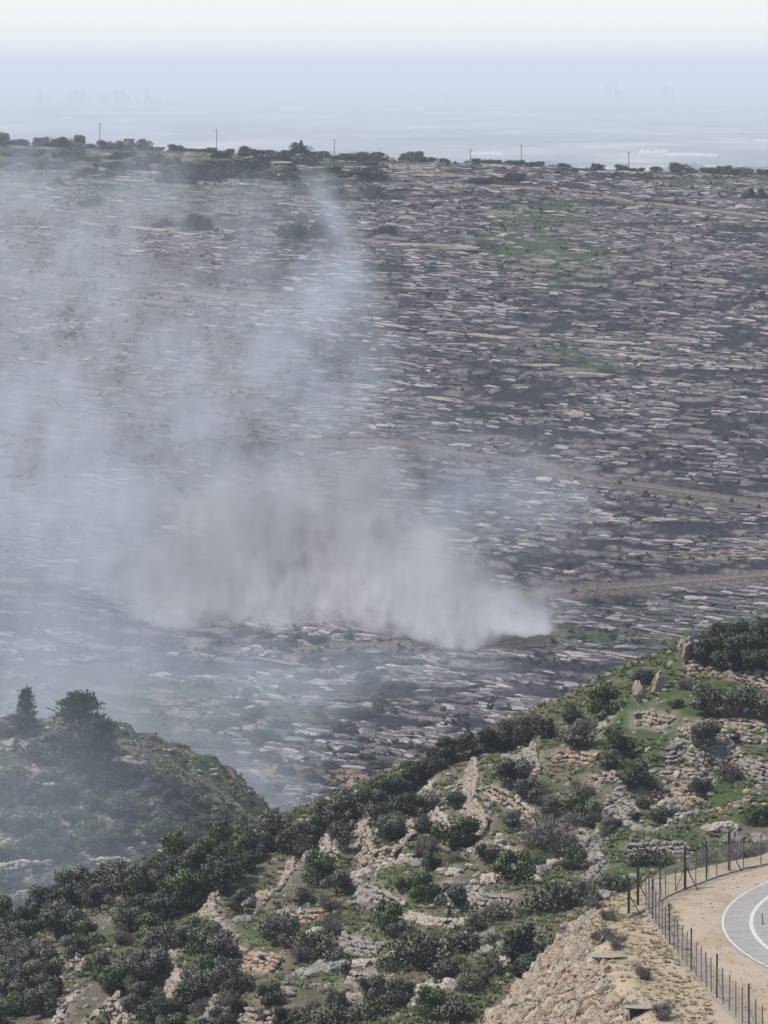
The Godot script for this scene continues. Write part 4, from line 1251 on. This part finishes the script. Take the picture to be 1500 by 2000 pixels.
func build_mid_plants() -> void:
	for t in [[50, 1460, 112, 0, "slender ragged pine on the spur, standing apart against the smoke"], [158, 1520, 165, 1, "broad ragged pine on top of the spur"], [195, 1545, 135, 2, "pine just below the broad ragged pine on the spur"]]:
		var p := hit(mid_g, t[0], t[1], 440.0, 680.0)
		var tall: float = t[2] * -p.z / F
		var o := thing("pine_tree", p, t[4], "tree", "pines on the wooded spur")
		part("crown", crowns.pine[t[3]], mat.leaf, o, Transform3D(Basis.from_scale(Vector3(tall * (1.0 if t[3] == 0 else 1.2), tall, tall)), Vector3(0, 0.3, 0)))
		part("trunk", bar_mesh(Vector3(0, -0.5, 0), Vector3(0, tall * 0.8, 0), 0.14, 6), mat.bark, o)
	var list := []
	for t in [[15, 1440, 60], [100, 1460, 56], [130, 1480, 60], [70, 1490, 80], [230, 1520, 70], [280, 1520, 60], [320, 1545, 70], [350, 1570, 70], [390, 1590, 60], [420, 1620, 66], [440, 1640, 60], [300, 1600, 80], [240, 1590, 90], [180, 1580, 80], [120, 1560, 70], [60, 1570, 80], [20, 1540, 80], [30, 1620, 90], [90, 1625, 80], [160, 1640, 80], [60, 1672, 100], [120, 1680, 90], [20, 1680, 80], [190, 1660, 70], [230, 1640, 60], [330, 1660, 66], [370, 1640, 60], [400, 1670, 60], [280, 1700, 60], [340, 1720, 60], [20, 1735, 70], [80, 1745, 60], [150, 1800, 80], [60, 1790, 90], [10, 1790, 80], [220, 1800, 80], [110, 1830, 80], [280, 1790, 70], [40, 1850, 90], [180, 1840, 80], [450, 1680, 60], [480, 1690, 50], [160, 1540, 60], [210, 1550, 80], [350, 1500, 40]]:
		list.append(t)
	for q in 75:
		var px := rng.randf_range(-15.0, 470.0)
		var top := 1430.0 + 0.4 * px
		list.append([px, rng.randf_range(top, 1800.0), rng.randf_range(30.0, 66.0)])
	for q in 34:
		var px := rng.randf_range(250.0, 500.0)
		list.append([px, 1440.0 + 0.42 * px + rng.randf_range(-20.0, 60.0), rng.randf_range(26.0, 52.0)])
	var loose := []
	for q in 2500:
		var d := rng.randf_range(500.0, 640.0)
		var x := rng.randf_range(-75.0, -8.0)
		var big := 0.2 + 0.9 * pow(rng.randf(), 3.0)
		loose.append(Transform3D(Basis(Vector3.UP, rng.randf() * TAU).scaled_local(Vector3(big * 1.4, big * 0.7, big)), Vector3(x, height(mid_g, x, d) + 0.05, -d)))
	scatter("spur_stones", "loose pale stones strewn over the wooded spur", rock_meshes[1], mat.stone[1], loose, [])
	tufts("spur_grass", "rough grass and low herbs covering the wooded spur", mid_g, 9000, -75.0, -6.0, 500.0, 645.0, Color(0.085, 0.1, 0.055), Color(0.15, 0.14, 0.09), 0.5)
	for t in list:
		var p := hit(mid_g, t[0], t[1], 440.0, 685.0)
		var wide: float = t[2] * -p.z / F * 1.05
		var kind: String = ["dark", "olive", "green"][rng.randi() % 3]
		plant("spur_bush", kind, p, wide, ("large " if t[2] > 74 else "small " if t[2] < 45 else "") + {"dark": "dark evergreen bush ", "olive": "grey-green bush ", "green": "green bush "}[kind] + ("around the pines of the wooded spur" if t[1] < 1540 else "between the ruined walls of the wooded spur" if t[1] < 1690 else "below the long terrace wall of the spur"), "bush", "bushes of the wooded spur", 0.8)
	# old terrace walls of the spur
	var k := 0
	for s in [[[[0, 1700], [90, 1698], [180, 1690], [255, 1694]], 1.2, "long low terrace wall across the smoky spur"], [[[258, 1712], [300, 1676], [350, 1672], [400, 1674]], 1.0, "terrace wall with a stepped end beside green grass on the spur"], [[[20, 1748], [100, 1742], [190, 1742], [290, 1735]], 1.0, "lowest terrace wall of the spur above the thicket"], [[[210, 1625], [250, 1632], [290, 1645]], 1.6, "ruined stone wall face in the middle of the spur"], [[[240, 1560], [280, 1545], [312, 1540]], 1.7, "pinkish rock face near the top of the spur"], [[[15, 1470], [35, 1455], [52, 1468]], 1.8, "pale pointed rock beside the slender pine"], [[[65, 1545], [100, 1540]], 1.2, "small pale rock pile on the spur slope"], [[[370, 1575], [395, 1570]], 1.4, "small rock tower at the falling end of the spur"]]:
		var line := []
		for p in s[0]: line.append(hit(mid_g, p[0], p[1], 440.0, 685.0))
		var at: Vector3 = line[0]
		var root := thing("spur_wall", at, s[2], "stone wall", "old stone walls of the wooded spur")
		for q in line.size() - 1:
			var a: Vector3 = line[q]; var b: Vector3 = line[q + 1]
			var long := a.distance_to(b)
			var t := 0.0
			while t < long:
				var big := rng.randf_range(0.5, 1.1)
				t += big * 0.5
				for r in maxi(1, int(s[1] / 0.6)):
					var p := a.lerp(b, t / long) + Vector3(rng.randfn() * 0.15, 0, rng.randfn() * 0.2)
					p.y = height(mid_g, p.x, -p.z) + 0.15 + r * 0.45
					part("stone", rock_meshes[rng.randi() % 7], mat.stone[[0, 1, 2][rng.randi() % 3]], root, Transform3D(Basis(Vector3.UP, rng.randfn() * 0.4).scaled_local(Vector3(big * 1.4, big * 0.65, big)), p - at))
		k += 1

# ------------------------------------------------------------------ the plain and the far town
func build_plain() -> void:
	var g := grid(-9000.0, 9000.0, 4000.0, 60000.0, 150.0, 250.0)
	var n := noise(71, 0.0005, 3)
	var f := noise(72, 0.002, 2)
	for j in g.nd:
		for i in g.nx:
			var x: float = g.x0 + i * g.dx
			var d: float = g.d0 + j * g.dd
			var k: int = j * g.nx + i
			g.h[k] = 14.0 * n.get_noise_2d(x, d * 0.5)
			var t := n.get_noise_2d(x * 3.0, d)
			g.c[k] = Color(0.16, 0.17, 0.12).lerp(Color(0.36, 0.33, 0.27), smooth(-0.2, 0.3, t + 0.6 * f.get_noise_2d(x, d)))
	var o := part("coastal_plain", grid_mesh(g), mat.plain, self)
	tag(o, "", "", "", "structure")
	# unseen hill added behind the camera; its height sets the top of the haze
	var v := grid(-500.0, 500.0, -1300.0, -20.0, 20.0, 20.0)
	for j in v.nd:
		for i in v.nx:
			var x: float = v.x0 + i * v.dx
			var d: float = v.d0 + j * v.dd
			v.h[j * v.nx + i] = EYE - 14.0 + 62.0 * smooth(-20.0, -1100.0, d) + 9.0 * n.get_noise_2d(x * 20.0, d * 20.0)
			v.c[j * v.nx + i] = Color(0.11, 0.1, 0.065)
	tag(part("added_haze_hill", grid_mesh(v), mat.near, self), "", "", "", "structure")
	# far towers: [px, row of foot, width, height in photo pixels]
	for t in [[80, 206, 9, 26], [70, 206, 7, 14], [96, 206, 10, 10], [138, 206, 9, 26], [150, 206, 10, 28], [163, 206, 12, 30], [178, 206, 8, 16], [200, 206, 9, 26], [206, 206, 8, 20], [228, 206, 11, 28], [240, 206, 9, 30], [250, 206, 8, 20], [268, 206, 9, 18], [288, 206, 9, 30], [296, 206, 7, 14], [310, 206, 14, 12], [330, 206, 14, 10], [350, 206, 12, 8], [120, 206, 14, 10], [810, 200, 7, 16], [830, 200, 6, 10], [872, 200, 7, 18], [1186, 198, 7, 34], [1193, 198, 5, 50], [1203, 198, 5, 44], [1212, 198, 12, 20], [1176, 198, 12, 12], [1300, 198, 14, 30], [1312, 198, 10, 20], [1290, 198, 8, 14]]:
		var d: float = EYE * F / (t[1] - HORIZON)
		var p := at_px(t[0], t[1], d)
		var m := d / F
		var place: String = "in the cluster of towers over the plain" if t[0] < 400 else "standing alone over the plain" if t[0] < 1000 else "in the chimney group over the plain"
		var o2 := thing("distant_tower", p, "faint hazy high-rise tower " + place, "tower", "faint towers on the horizon")
		var b := PackedVector3Array(); box(b, Vector3(-t[2] * m * 0.5, -20, -20), Vector3(t[2] * m * 0.5, t[3] * m, 20))
		part("shaft", flat_mesh(b), mat.tower, o2)
		b = PackedVector3Array(); box(b, Vector3(-t[2] * m * 0.25, t[3] * m + 0.1, -10), Vector3(t[2] * m * 0.25, t[3] * m * 1.06, 10))
		part("roof_block", flat_mesh(b), mat.tower, o2)
	for t in [[1090, 195, 24, 3], [1245, 236, 26, 3], [1000, 258, 26, 3], [605, 234, 6, 3], [1290, 296, 24, 4], [1262, 297, 24, 3], [1340, 303, 70, 4], [1380, 304, 40, 3], [800, 252, 10, 3], [130, 232, 24, 2], [950, 300, 60, 2], [1490, 275, 20, 3]]:
		var d: float = EYE * F / (t[1] - HORIZON)
		var p := at_px(t[0], t[1], d)
		var m := d / F
		var o3 := thing("greenhouse_block", p, "long white roof glinting out of the hazy plain", "greenhouse", "white roofs on the plain")
		var b := PackedVector3Array(); box(b, Vector3(-t[2] * m * 0.5, -8, -15), Vector3(t[2] * m * 0.5, 3, 15))
		part("hall", flat_mesh(b), mat.white, o3)
		b = PackedVector3Array()
		for q in [[-0.5, 0.0], [0.0, 0.5]]:
			var l: float = q[0] * t[2] * m; var r: float = q[1] * t[2] * m
			var c := (l + r) * 0.5
			for z in [Vector3(l, 3.1, 15), Vector3(c, 5, 15), Vector3(r, 3.1, 15), Vector3(l, 3.1, 15), Vector3(l, 3.1, -15), Vector3(c, 5, 15), Vector3(c, 5, 15), Vector3(l, 3.1, -15), Vector3(c, 5, -15), Vector3(c, 5, 15), Vector3(c, 5, -15), Vector3(r, 3.1, 15), Vector3(r, 3.1, 15), Vector3(c, 5, -15), Vector3(r, 3.1, -15), Vector3(l, 3.1, -15), Vector3(r, 3.1, -15), Vector3(c, 5, -15)]: b.append(z)
		part("roof", flat_mesh(b), mat.white, o3)
	# low wooded rises at the near edge of the plain
	for s in [[[1180, 1640], 334, 12.0, 7200.0], [[590, 760], 306, 8.0, 9200.0], [[860, 1180], 322, 6.0, 8600.0]]:
		var d: float = s[3]
		var hill := grid((s[0][0] - 750.0) / F * d, (s[0][1] - 750.0) / F * d, d - 250.0, d + 250.0, 8.0, 20.0)
		var w: float = hill.dx * (hill.nx - 1)
		for j in hill.nd:
			for i in hill.nx:
				var x: float = hill.x0 + i * hill.dx
				var a: float = float(i) / (hill.nx - 1)
				var e: float = float(j) / (hill.nd - 1)
				var bell := smooth(0.0, 0.3, a) * smooth(1.0, 0.7, a) * smooth(0.0, 0.5, e) * smooth(1.0, 0.5, e)
				var top: float = EYE - (s[1] - HORIZON) / F * d
				hill.h[j * hill.nx + i] = -30.0 + bell * (top + 30.0 + s[2] * (1.0 + 0.5 * n.get_noise_2d(x * 12.0, e * 900.0)) + 7.0 * f.get_noise_2d(x * 12.0, e * 3000.0))
				hill.c[j * hill.nx + i] = Color(0.045, 0.055, 0.035)
		var o4 := part("foothill" if s[1] == 334 else "foothill_001" if s[1] == 306 else "foothill_002", grid_mesh(hill), mat.plain, self)
		tag(o4, "", "", "", "structure")

# ------------------------------------------------------------------ smoke: closed bodies of even smoke whose thickness follows billows
func smoke(called: String, label: String, d0: float, row0: float, lean: float, back_lean: float, density: float, albedo: Color, blobs: Array, seed_: int, grainy: float, cell: float, detail: float) -> void:
	# the body leans away from the viewer as it rises, blown up the slope; d0 is its distance where it stands at photo row row0
	var m := d0 / F
	var y0 := EYE - (row0 - HORIZON) * m
	var lo := Vector2(1e9, 1e9); var hi := Vector2(-1e9, -1e9)
	for b in blobs:
		var reach: float = maxf(b[2], b[3]) * 2.2
		for e in [-1.0, 1.0]:
			var y: float = EYE - (b[1] + e * reach - HORIZON) * m
			var near_ := maxf(d0 + back_lean * (y - y0), d0 * 0.8)
			var c: Vector2 = Vector2((b[0] + e * reach - 750.0) / F * near_ * 1.05, y + 0.1 * (y - y0))
			lo = lo.min(c); hi = hi.max(c)
	var nx := int((hi.x - lo.x) / cell) + 1
	var ny := int((hi.y - lo.y) / cell) + 1
	var thick := PackedFloat32Array(); thick.resize(nx * ny)
	var mid := PackedFloat32Array(); mid.resize(nx * ny)
	var warp := noise(seed_, 0.02 * grainy, 3)
	var puff := noise(seed_ + 1, 0.035 * grainy, 6)
	puff.fractal_gain = 0.6
	for j in ny:
		for i in nx:
			var p: Vector2 = lo + Vector2(i, j) * cell
			var k := j * nx + i
			var depth := d0 - lean * p.x + back_lean * (p.y - y0) + 6.0 * warp.get_noise_2d(p.x * 0.7 + 90.0, p.y * 0.7)
			mid[k] = depth
			var seen := Vector2(750.0 + F * p.x / depth, HORIZON + F * (EYE - p.y) / depth)
			seen += Vector2(warp.get_noise_2d(p.x, p.y), warp.get_noise_2d(p.x + 500.0, p.y)) * Vector2(60.0, 40.0)
			seen += Vector2(puff.get_noise_2d(p.x + 900.0, p.y), puff.get_noise_2d(p.x, p.y + 900.0)) * 34.0
			var t := 0.0
			for b in blobs:
				var q: Vector2 = seen - Vector2(b[0], b[1])
				if absf(q.x) > 2.2 * maxf(b[2], b[3]) or absf(q.y) > 2.2 * maxf(b[2], b[3]): continue
				var a: float = deg_to_rad(b[4])
				q = Vector2(q.x * cos(a) - q.y * sin(a), q.x * sin(a) + q.y * cos(a)) / Vector2(b[2], b[3])
				t += b[5] * exp(-q.length_squared() * 1.3)
			t = t * maxf(0.1, 1.0 + detail * puff.get_noise_2d(p.x, p.y * 0.8)) - 0.02
			var rim := minf(minf(i, nx - 1 - i), minf(j, ny - 1 - j))
			thick[k] = maxf(0.0, t * smooth(0.0, 6.0, rim)) / density
	var v := PackedVector3Array()
	var idx := PackedInt32Array()
	var front := PackedInt32Array(); front.resize(nx * ny); front.fill(-1)
	var back := PackedInt32Array(); back.resize(nx * ny); back.fill(-1)
	for j in ny - 1:
		for i in nx - 1:
			var k: int = j * nx + i
			var ks := [k, k + 1, k + nx, k + nx + 1]
			if thick[k] <= 0.0 and thick[k + 1] <= 0.0 and thick[k + nx] <= 0.0 and thick[k + nx + 1] <= 0.0: continue
			for q in ks:
				if front[q] < 0:
					var p: Vector2 = lo + Vector2(q % nx, q / nx) * cell
					front[q] = v.size()
					v.append(Vector3(p.x, p.y, -(mid[q] - thick[q] * 0.5)))
					if thick[q] <= 0.0: back[q] = front[q]
					else:
						back[q] = v.size()
						v.append(Vector3(p.x, p.y, -(mid[q] + thick[q] * 0.5)))
			for tri in [[k, k + nx, k + 1], [k + 1, k + nx, k + nx + 1]]:
				if thick[tri[0]] <= 0.0 and thick[tri[1]] <= 0.0 and thick[tri[2]] <= 0.0: continue
				idx.append(front[tri[0]]); idx.append(front[tri[1]]); idx.append(front[tri[2]])
				idx.append(back[tri[0]]); idx.append(back[tri[2]]); idx.append(back[tri[1]])
	var arr := []
	arr.resize(Mesh.ARRAY_MAX)
	arr[Mesh.ARRAY_VERTEX] = v
	arr[Mesh.ARRAY_INDEX] = idx
	var mesh := ArrayMesh.new()
	mesh.add_surface_from_arrays(Mesh.PRIMITIVE_TRIANGLES, arr)
	var fog := FogMaterial.new()
	fog.resource_name = called
	fog.density = density
	fog.albedo = albedo
	var o := MeshInstance3D.new()
	o.name = called
	o.mesh = mesh
	o.set_surface_override_material(0, fog)
	tag(o, label, "smoke", "", "stuff")
	add_child(o, true)

func build_smoke() -> void:
	smoke("smoke_plume", "dense grey-white smoke plume rolling left from the grass fire", 905.0, 1250.0, 0.35, 1.6, 0.17, lin(0.985, 0.985, 0.99),
		[[1086, 1238, 22, 13, 0, 1.94], [1050, 1228, 44, 18, 14, 3.49], [985, 1214, 84, 34, 8, 3.88], [880, 1205, 120, 60, 0, 3.67], [760, 1180, 150, 90, 10, 3.10], [620, 1180, 170, 90, 0, 2.71], [650, 1060, 150, 110, 20, 2.33], [700, 960, 60, 90, -20, 1.35], [830, 1100, 80, 70, 30, 1.16], [450, 1150, 170, 110, 0, 2.14], [300, 1170, 170, 90, 0, 1.55], [540, 1010, 150, 90, 15, 1.35], [380, 1030, 160, 110, 20, 0.98]], 501, 1.3, 0.8, 0.9)
	smoke("smoke_drift", "thin bluish smoke drifting up the hillside", 872.0, 1250.0, 0.3, 1.6, 0.1, lin(0.85, 0.915, 1.0),
		[[630, 610, 80, 130, 10, 0.6], [652, 480, 44, 110, 12, 0.4], [632, 395, 24, 56, 20, 0.4], [560, 740, 140, 150, 30, 0.6], [420, 850, 230, 150, 20, 0.6], [230, 800, 260, 200, 0, 0.4], [30, 820, 220, 240, 0, 0.55], [60, 600, 240, 200, 0, 0.45], [30, 430, 200, 150, 0, 0.35], [340, 560, 300, 170, 0, 0.32], [1000, 960, 150, 130, 20, 0.35], [880, 990, 140, 120, 0, 0.35], [300, 400, 300, 80, 0, 0.2], [700, 620, 50, 120, 10, 0.2], [760, 800, 80, 150, 20, 0.18], [120, 1000, 250, 130, 0, 0.4]], 521, 1.1, 1.2, 1.3)
	smoke("valley_smoke", "blue smoke haze lying in the valley behind the wooded spur", 690.0, 1600.0, 0.0, 1.5, 0.06, lin(0.83, 0.905, 1.0),
		[[40, 1020, 260, 200, 0, 0.5], [120, 1230, 320, 140, 0, 0.75], [350, 1300, 300, 100, 0, 0.55], [600, 1320, 240, 80, 0, 0.3], [820, 1300, 150, 50, 0, 0.35], [300, 1440, 260, 90, 0, 0.5], [430, 1550, 150, 100, 0, 0.6], [40, 1370, 240, 90, 0, 0.5], [500, 1620, 90, 70, 0, 0.3]], 541, 1.0, 1.4, 0.7)
	smoke("thin_smoke", "faint blue smoke veil hanging in front of the wooded spur", 440.0, 1900.0, 0.0, 1.2, 0.02, lin(0.82, 0.9, 1.0),
		[[60, 1560, 300, 200, 0, 0.28], [150, 1760, 280, 110, 0, 0.2]], 561, 1.2, 1.4, 0.5)

# ------------------------------------------------------------------ everything
func _ready() -> void:
	var cam := Camera3D.new()
	cam.name = "camera"
	cam.projection = Camera3D.PROJECTION_FRUSTUM
	cam.near = 1.0
	cam.far = 90000.0
	cam.size = 2000.0 / F
	cam.frustum_offset = Vector2(0.0, -(1000.0 - HORIZON) / F)
	cam.position = Vector3(0, EYE, 0)
	add_child(cam)
	cam.current = true

	var env := Environment.new()
	var sky := ProceduralSkyMaterial.new()
	sky.sky_top_color = Color(0.64, 0.735, 0.88)
	sky.sky_horizon_color = Color(0.895, 0.892, 0.865)
	sky.sky_curve = 0.14
	sky.ground_bottom_color = Color(0.45, 0.44, 0.42)
	sky.ground_horizon_color = Color(0.85, 0.88, 0.9)
	sky.sun_angle_max = 20.0
	env.background_mode = Environment.BG_SKY
	env.sky = Sky.new()
	env.sky.sky_material = sky
	env.tonemap_mode = Environment.TONE_MAPPER_LINEAR
	env.tonemap_exposure = 1.28
	env.fog_enabled = true
	env.fog_density = 0.0001
	env.fog_light_color = Color(0.93, 0.962, 1.0)
	env.sdfgi_enabled = true
	env.ssao_enabled = true
	env.ssil_enabled = true
	var we := WorldEnvironment.new()
	we.name = "environment"
	we.environment = env
	add_child(we)

	var sun := DirectionalLight3D.new()
	sun.name = "sun"
	sun.light_color = Color(1.0, 0.97, 0.935)
	sun.light_energy = 1.6
	sun.light_angular_distance = 1.0
	sun.shadow_enabled = true
	sun.rotation_degrees = Vector3(-52.0, -64.0, 0.0)
	add_child(sun)

	rng.seed = 20240
	make_materials()
	make_shapes()
	build_plain()
	build_far_hill()
	build_mid_hill()
	build_near_hill()
	build_bench()
	build_embankment()
	build_road_things()
	build_near_stones()
	build_near_plants()
	build_mid_plants()
	build_far_stones()
	build_far_plants()
	build_smoke()
